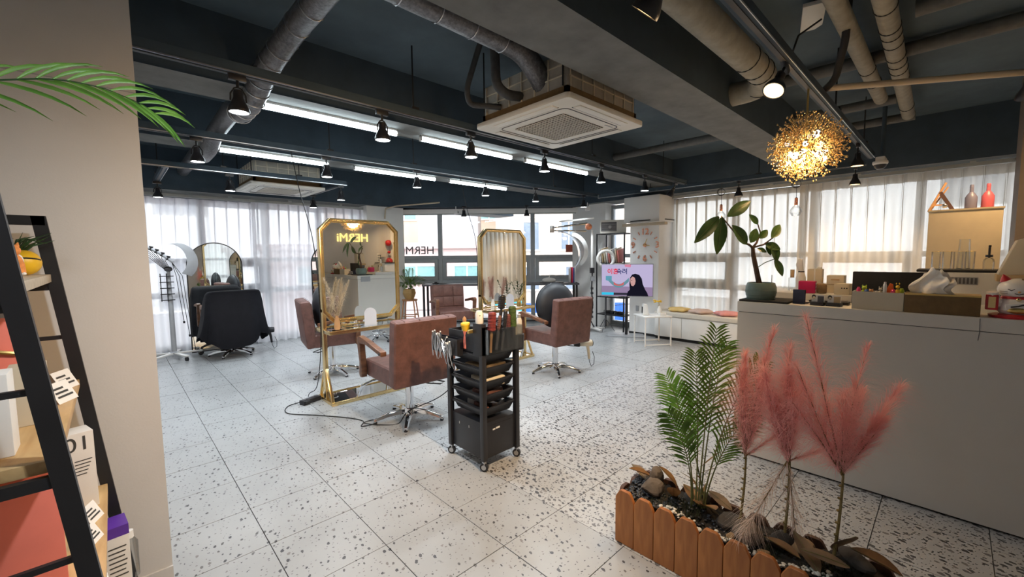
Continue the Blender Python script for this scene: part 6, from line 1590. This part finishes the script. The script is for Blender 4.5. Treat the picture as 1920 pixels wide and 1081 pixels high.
# dry leaves
def dry(label, x, y, L, rz, m, tilt=.2, w_=.035, dz=.03):
    o = thing('dry_leaf', label, 'dry leaf', (x, y, soilz(x,y)+dz), (rnd(-.2,.2), -tilt, rz), 'dry leaves in the planter')
    leaf(o, (-L/2,0,0), (L/2,0,rnd(-.02,.03)), w_, m, rnd(-.2,.7), name='blade')
dry('orange brown curled leaf over the black pebbles', 1.90, 1.055, .13, 2.4, M['dryleaf'], .2, .028, .045)
dry('orange leaf behind the brown stones', 1.985, .955, .12, 1.9, M['dryleaf'], .5, .034, .05)
dry('broad brown leaf standing by the palm stems', 1.875, .865, .14, .4, M['dryleaf'], -.9, .036, .045)
dry('brown leaf on the soil in front of the palm stems', 1.93, .80, .12, 1.2, M['dryleaf'], .3, .035, .03)
dry('rounded tan leaf right of the palm stems', 1.905, .715, .12, .9, M['dryleaf'], -.5, .042, .04)
dry('reddish brown leaf by the far planter edge', 2.0, .70, .12, 1.5, M['dryleaf2'], .4, .035, .05)
dry('tan leaf under the second pink plume', 1.865, .415, .13, 1.5, M['dryleaf'], .1, .026, .04)
dry('large grey brown leaf spread below the tan stone', 1.86, .335, .16, .8, M['dryleaf2'], .4, .042, .05)
dry('grey brown leaf pile at the bottom edge', 1.83, .27, .15, 2.0, M['dryleaf2'], .0, .045, .05)
dry('upright grey leaf right of the third pink plume', 1.925, .225, .15, .9, M['dryleaf2'], -1.0, .045, .07)
dry('ochre leaf at the lower right end of the planter', 1.93, .14, .16, 1.9, M['dryleaf'], .2, .035, .06)
dry('brown leaf in the far left corner of the planter', 1.95, 1.09, .11, 1.2, M['dryleaf2'], .4, .03, .045)

# ---- areca palm in the planter
t = thing('areca_palm', 'feathery green palm growing in the planter', 'palm plant', (1.925, .762, soilz(1.925,.762)-.01))
rs = random.Random(21)
VR2 = Matrix.Rotation(-.80, 3, 'Z')           # spread mostly across the view
specs = [(-.17,.47,-.05,.15),(-.155,.62,.03,.16),(-.03,.73,.02,.16),(.045,.85,-.02,.16),(.12,.77,.04,.16),(.23,.70,-.03,.17),(.235,.44,.03,.16),(-.09,.56,.06,.15)]
for k, (ex, ez, ey, ll) in enumerate(specs):
    p0 = VR2 @ Vector((.01*(k-4), 0, 0)); p1 = VR2 @ Vector((ex*.22, ey*.3, ez*.45)); p2 = VR2 @ Vector((ex*.6, ey*.7, ez*.80)); p3 = VR2 @ Vector((ex, ey, ez))
    pts = [((1-u)**3)*p0+3*u*(1-u)**2*p1+3*u*u*(1-u)*p2+u**3*p3 for u in [q/16 for q in range(17)]]
    G().tube(pts, [.0042*(1-.8*q/16) for q in range(17)], 6).build('leaf_stalk', M['stem'], t)
    g = G(); nl = 22
    for q in range(nl):
        u = .38+.62*q/(nl-1); i = min(15, int(u*16)); p = pts[i].lerp(pts[i+1], u*16-i); d = (pts[i+1]-pts[i]).normalized()
        l = ll*(.55+.45*math.sin(PI*(q+1)/(nl+1)))*(1-.35*q/nl)
        sidev = d.cross(VR2 @ Vector((0,-1,0))).normalized()
        for s in (-1, 1):
            sd = (d*.9 + sidev*s*.85 + (VR2 @ Vector((0,rs.uniform(-.35,.15),0)))).normalized()
            q1 = p+sd*l*.35; q2 = p+sd*l*.7+Vector((0,0,-.06*l)); q3 = p+sd*l+Vector((0,0,-.22*l)); w_ = d.cross(sd).cross(sd).normalized()
            g._a([p-w_*.0015, p+w_*.0015, q1-w_*.0046, q1+w_*.0046, q2-w_*.0038, q2+w_*.0038, q3], [(0,1,3,2),(2,3,5,4),(4,5,6)])
    g.build('frond', M['palmb'] if k % 3 == 1 else M['palm'], t, fix=False, ang=3)
for k in range(6):
    a = k*1.1; leaf(t, (0,0,.05+.03*k), Vector((.09*math.cos(a), .09*math.sin(a), .10+.035*k)), .006, M['dryleaf'], .3, name='dry_sheath')

# ---- pink pampas stems
VW = Matrix.Rotation(-.76, 3, 'Z')
def pampas(label, x, y, top, plumes, seed, pale=()):
    t = thing('pink_pampas', label, 'pampas grass', (x, y, soilz(x,y)-.01), 0, 'pink pampas stems')
    tp = VW @ Vector((top[0], 0, top[1]))
    st = [Vector((0,0,0)).lerp(tp, u)+VW @ Vector((.008*math.sin(PI*u),0,0)) for u in [k/8 for k in range(9)]]
    G().tube(st, [.0058*(1-.35*k/8) for k in range(9)], 8).build('main_stem', M['pampstem'], t)
    for k in range(8): p = st[0].lerp(st[8], .12+.11*k); G().lathe([(.0058,0),(.0066,.003),(.005,.006)], c=p, n=8).build('stem_node', M['pampstem'], t)
    def go(lst, m, nm, curl, spr):
        for k, (bz, tx, tz, dy, r, n) in enumerate(lst):
            b = VW @ Vector((top[0]*bz/top[1], 0, bz)); e = VW @ Vector((tx, dy, tz)); plume(t, b, e-b, (e-b).length, r, n, m, seed+k+(50 if nm != 'plume' else 0), M['pampstem'], curl, nm, spr)
    go(plumes, M['pink'], 'plume', .30, .58); go(pale, M['pinkp'], 'pale_plume', 1.0, .8)
pampas('pink pampas stem next to the palm, leftmost of three', 1.925, .592, (.02,.42), [(.33,.085,.90,.0,0.153,583),(.34,.03,.78,.04,0.153,583),(.34,-.02,.72,.02,0.142,453),(.35,.10,.70,-.03,0.142,518),(.34,.22,.48,.0,0.083,271)], 100)
pampas('pink pampas stem in the middle of three', 1.925, .424, (.01,.46), [(.36,-.055,.84,.0,0.153,583),(.36,-.12,.74,.03,0.153,583),(.36,.0,.74,-.03,0.153,583),(.37,.05,.66,.03,0.142,453),(.36,-.03,.62,.05,0.142,453),(.37,.21,.44,.0,0.083,271)], 200, [(.38,-.17,.05,.0,0.142,271),(.36,.08,.04,.04,0.118,194)])
pampas('pink pampas stem with spreading plumes, rightmost of three', 1.93, .260, (.02,.44), [(.34,-.135,.95,.0,0.130,518),(.34,-.165,.76,.03,0.130,453),(.34,-.15,.62,.0,0.118,388),(.36,.04,.84,.0,0.118,453),(.36,.22,.68,.0,0.142,583),(.34,.09,.66,.03,0.142,518),(.34,-.02,.66,-.03,0.142,518),(.34,.15,.56,-.02,0.118,388)], 300)
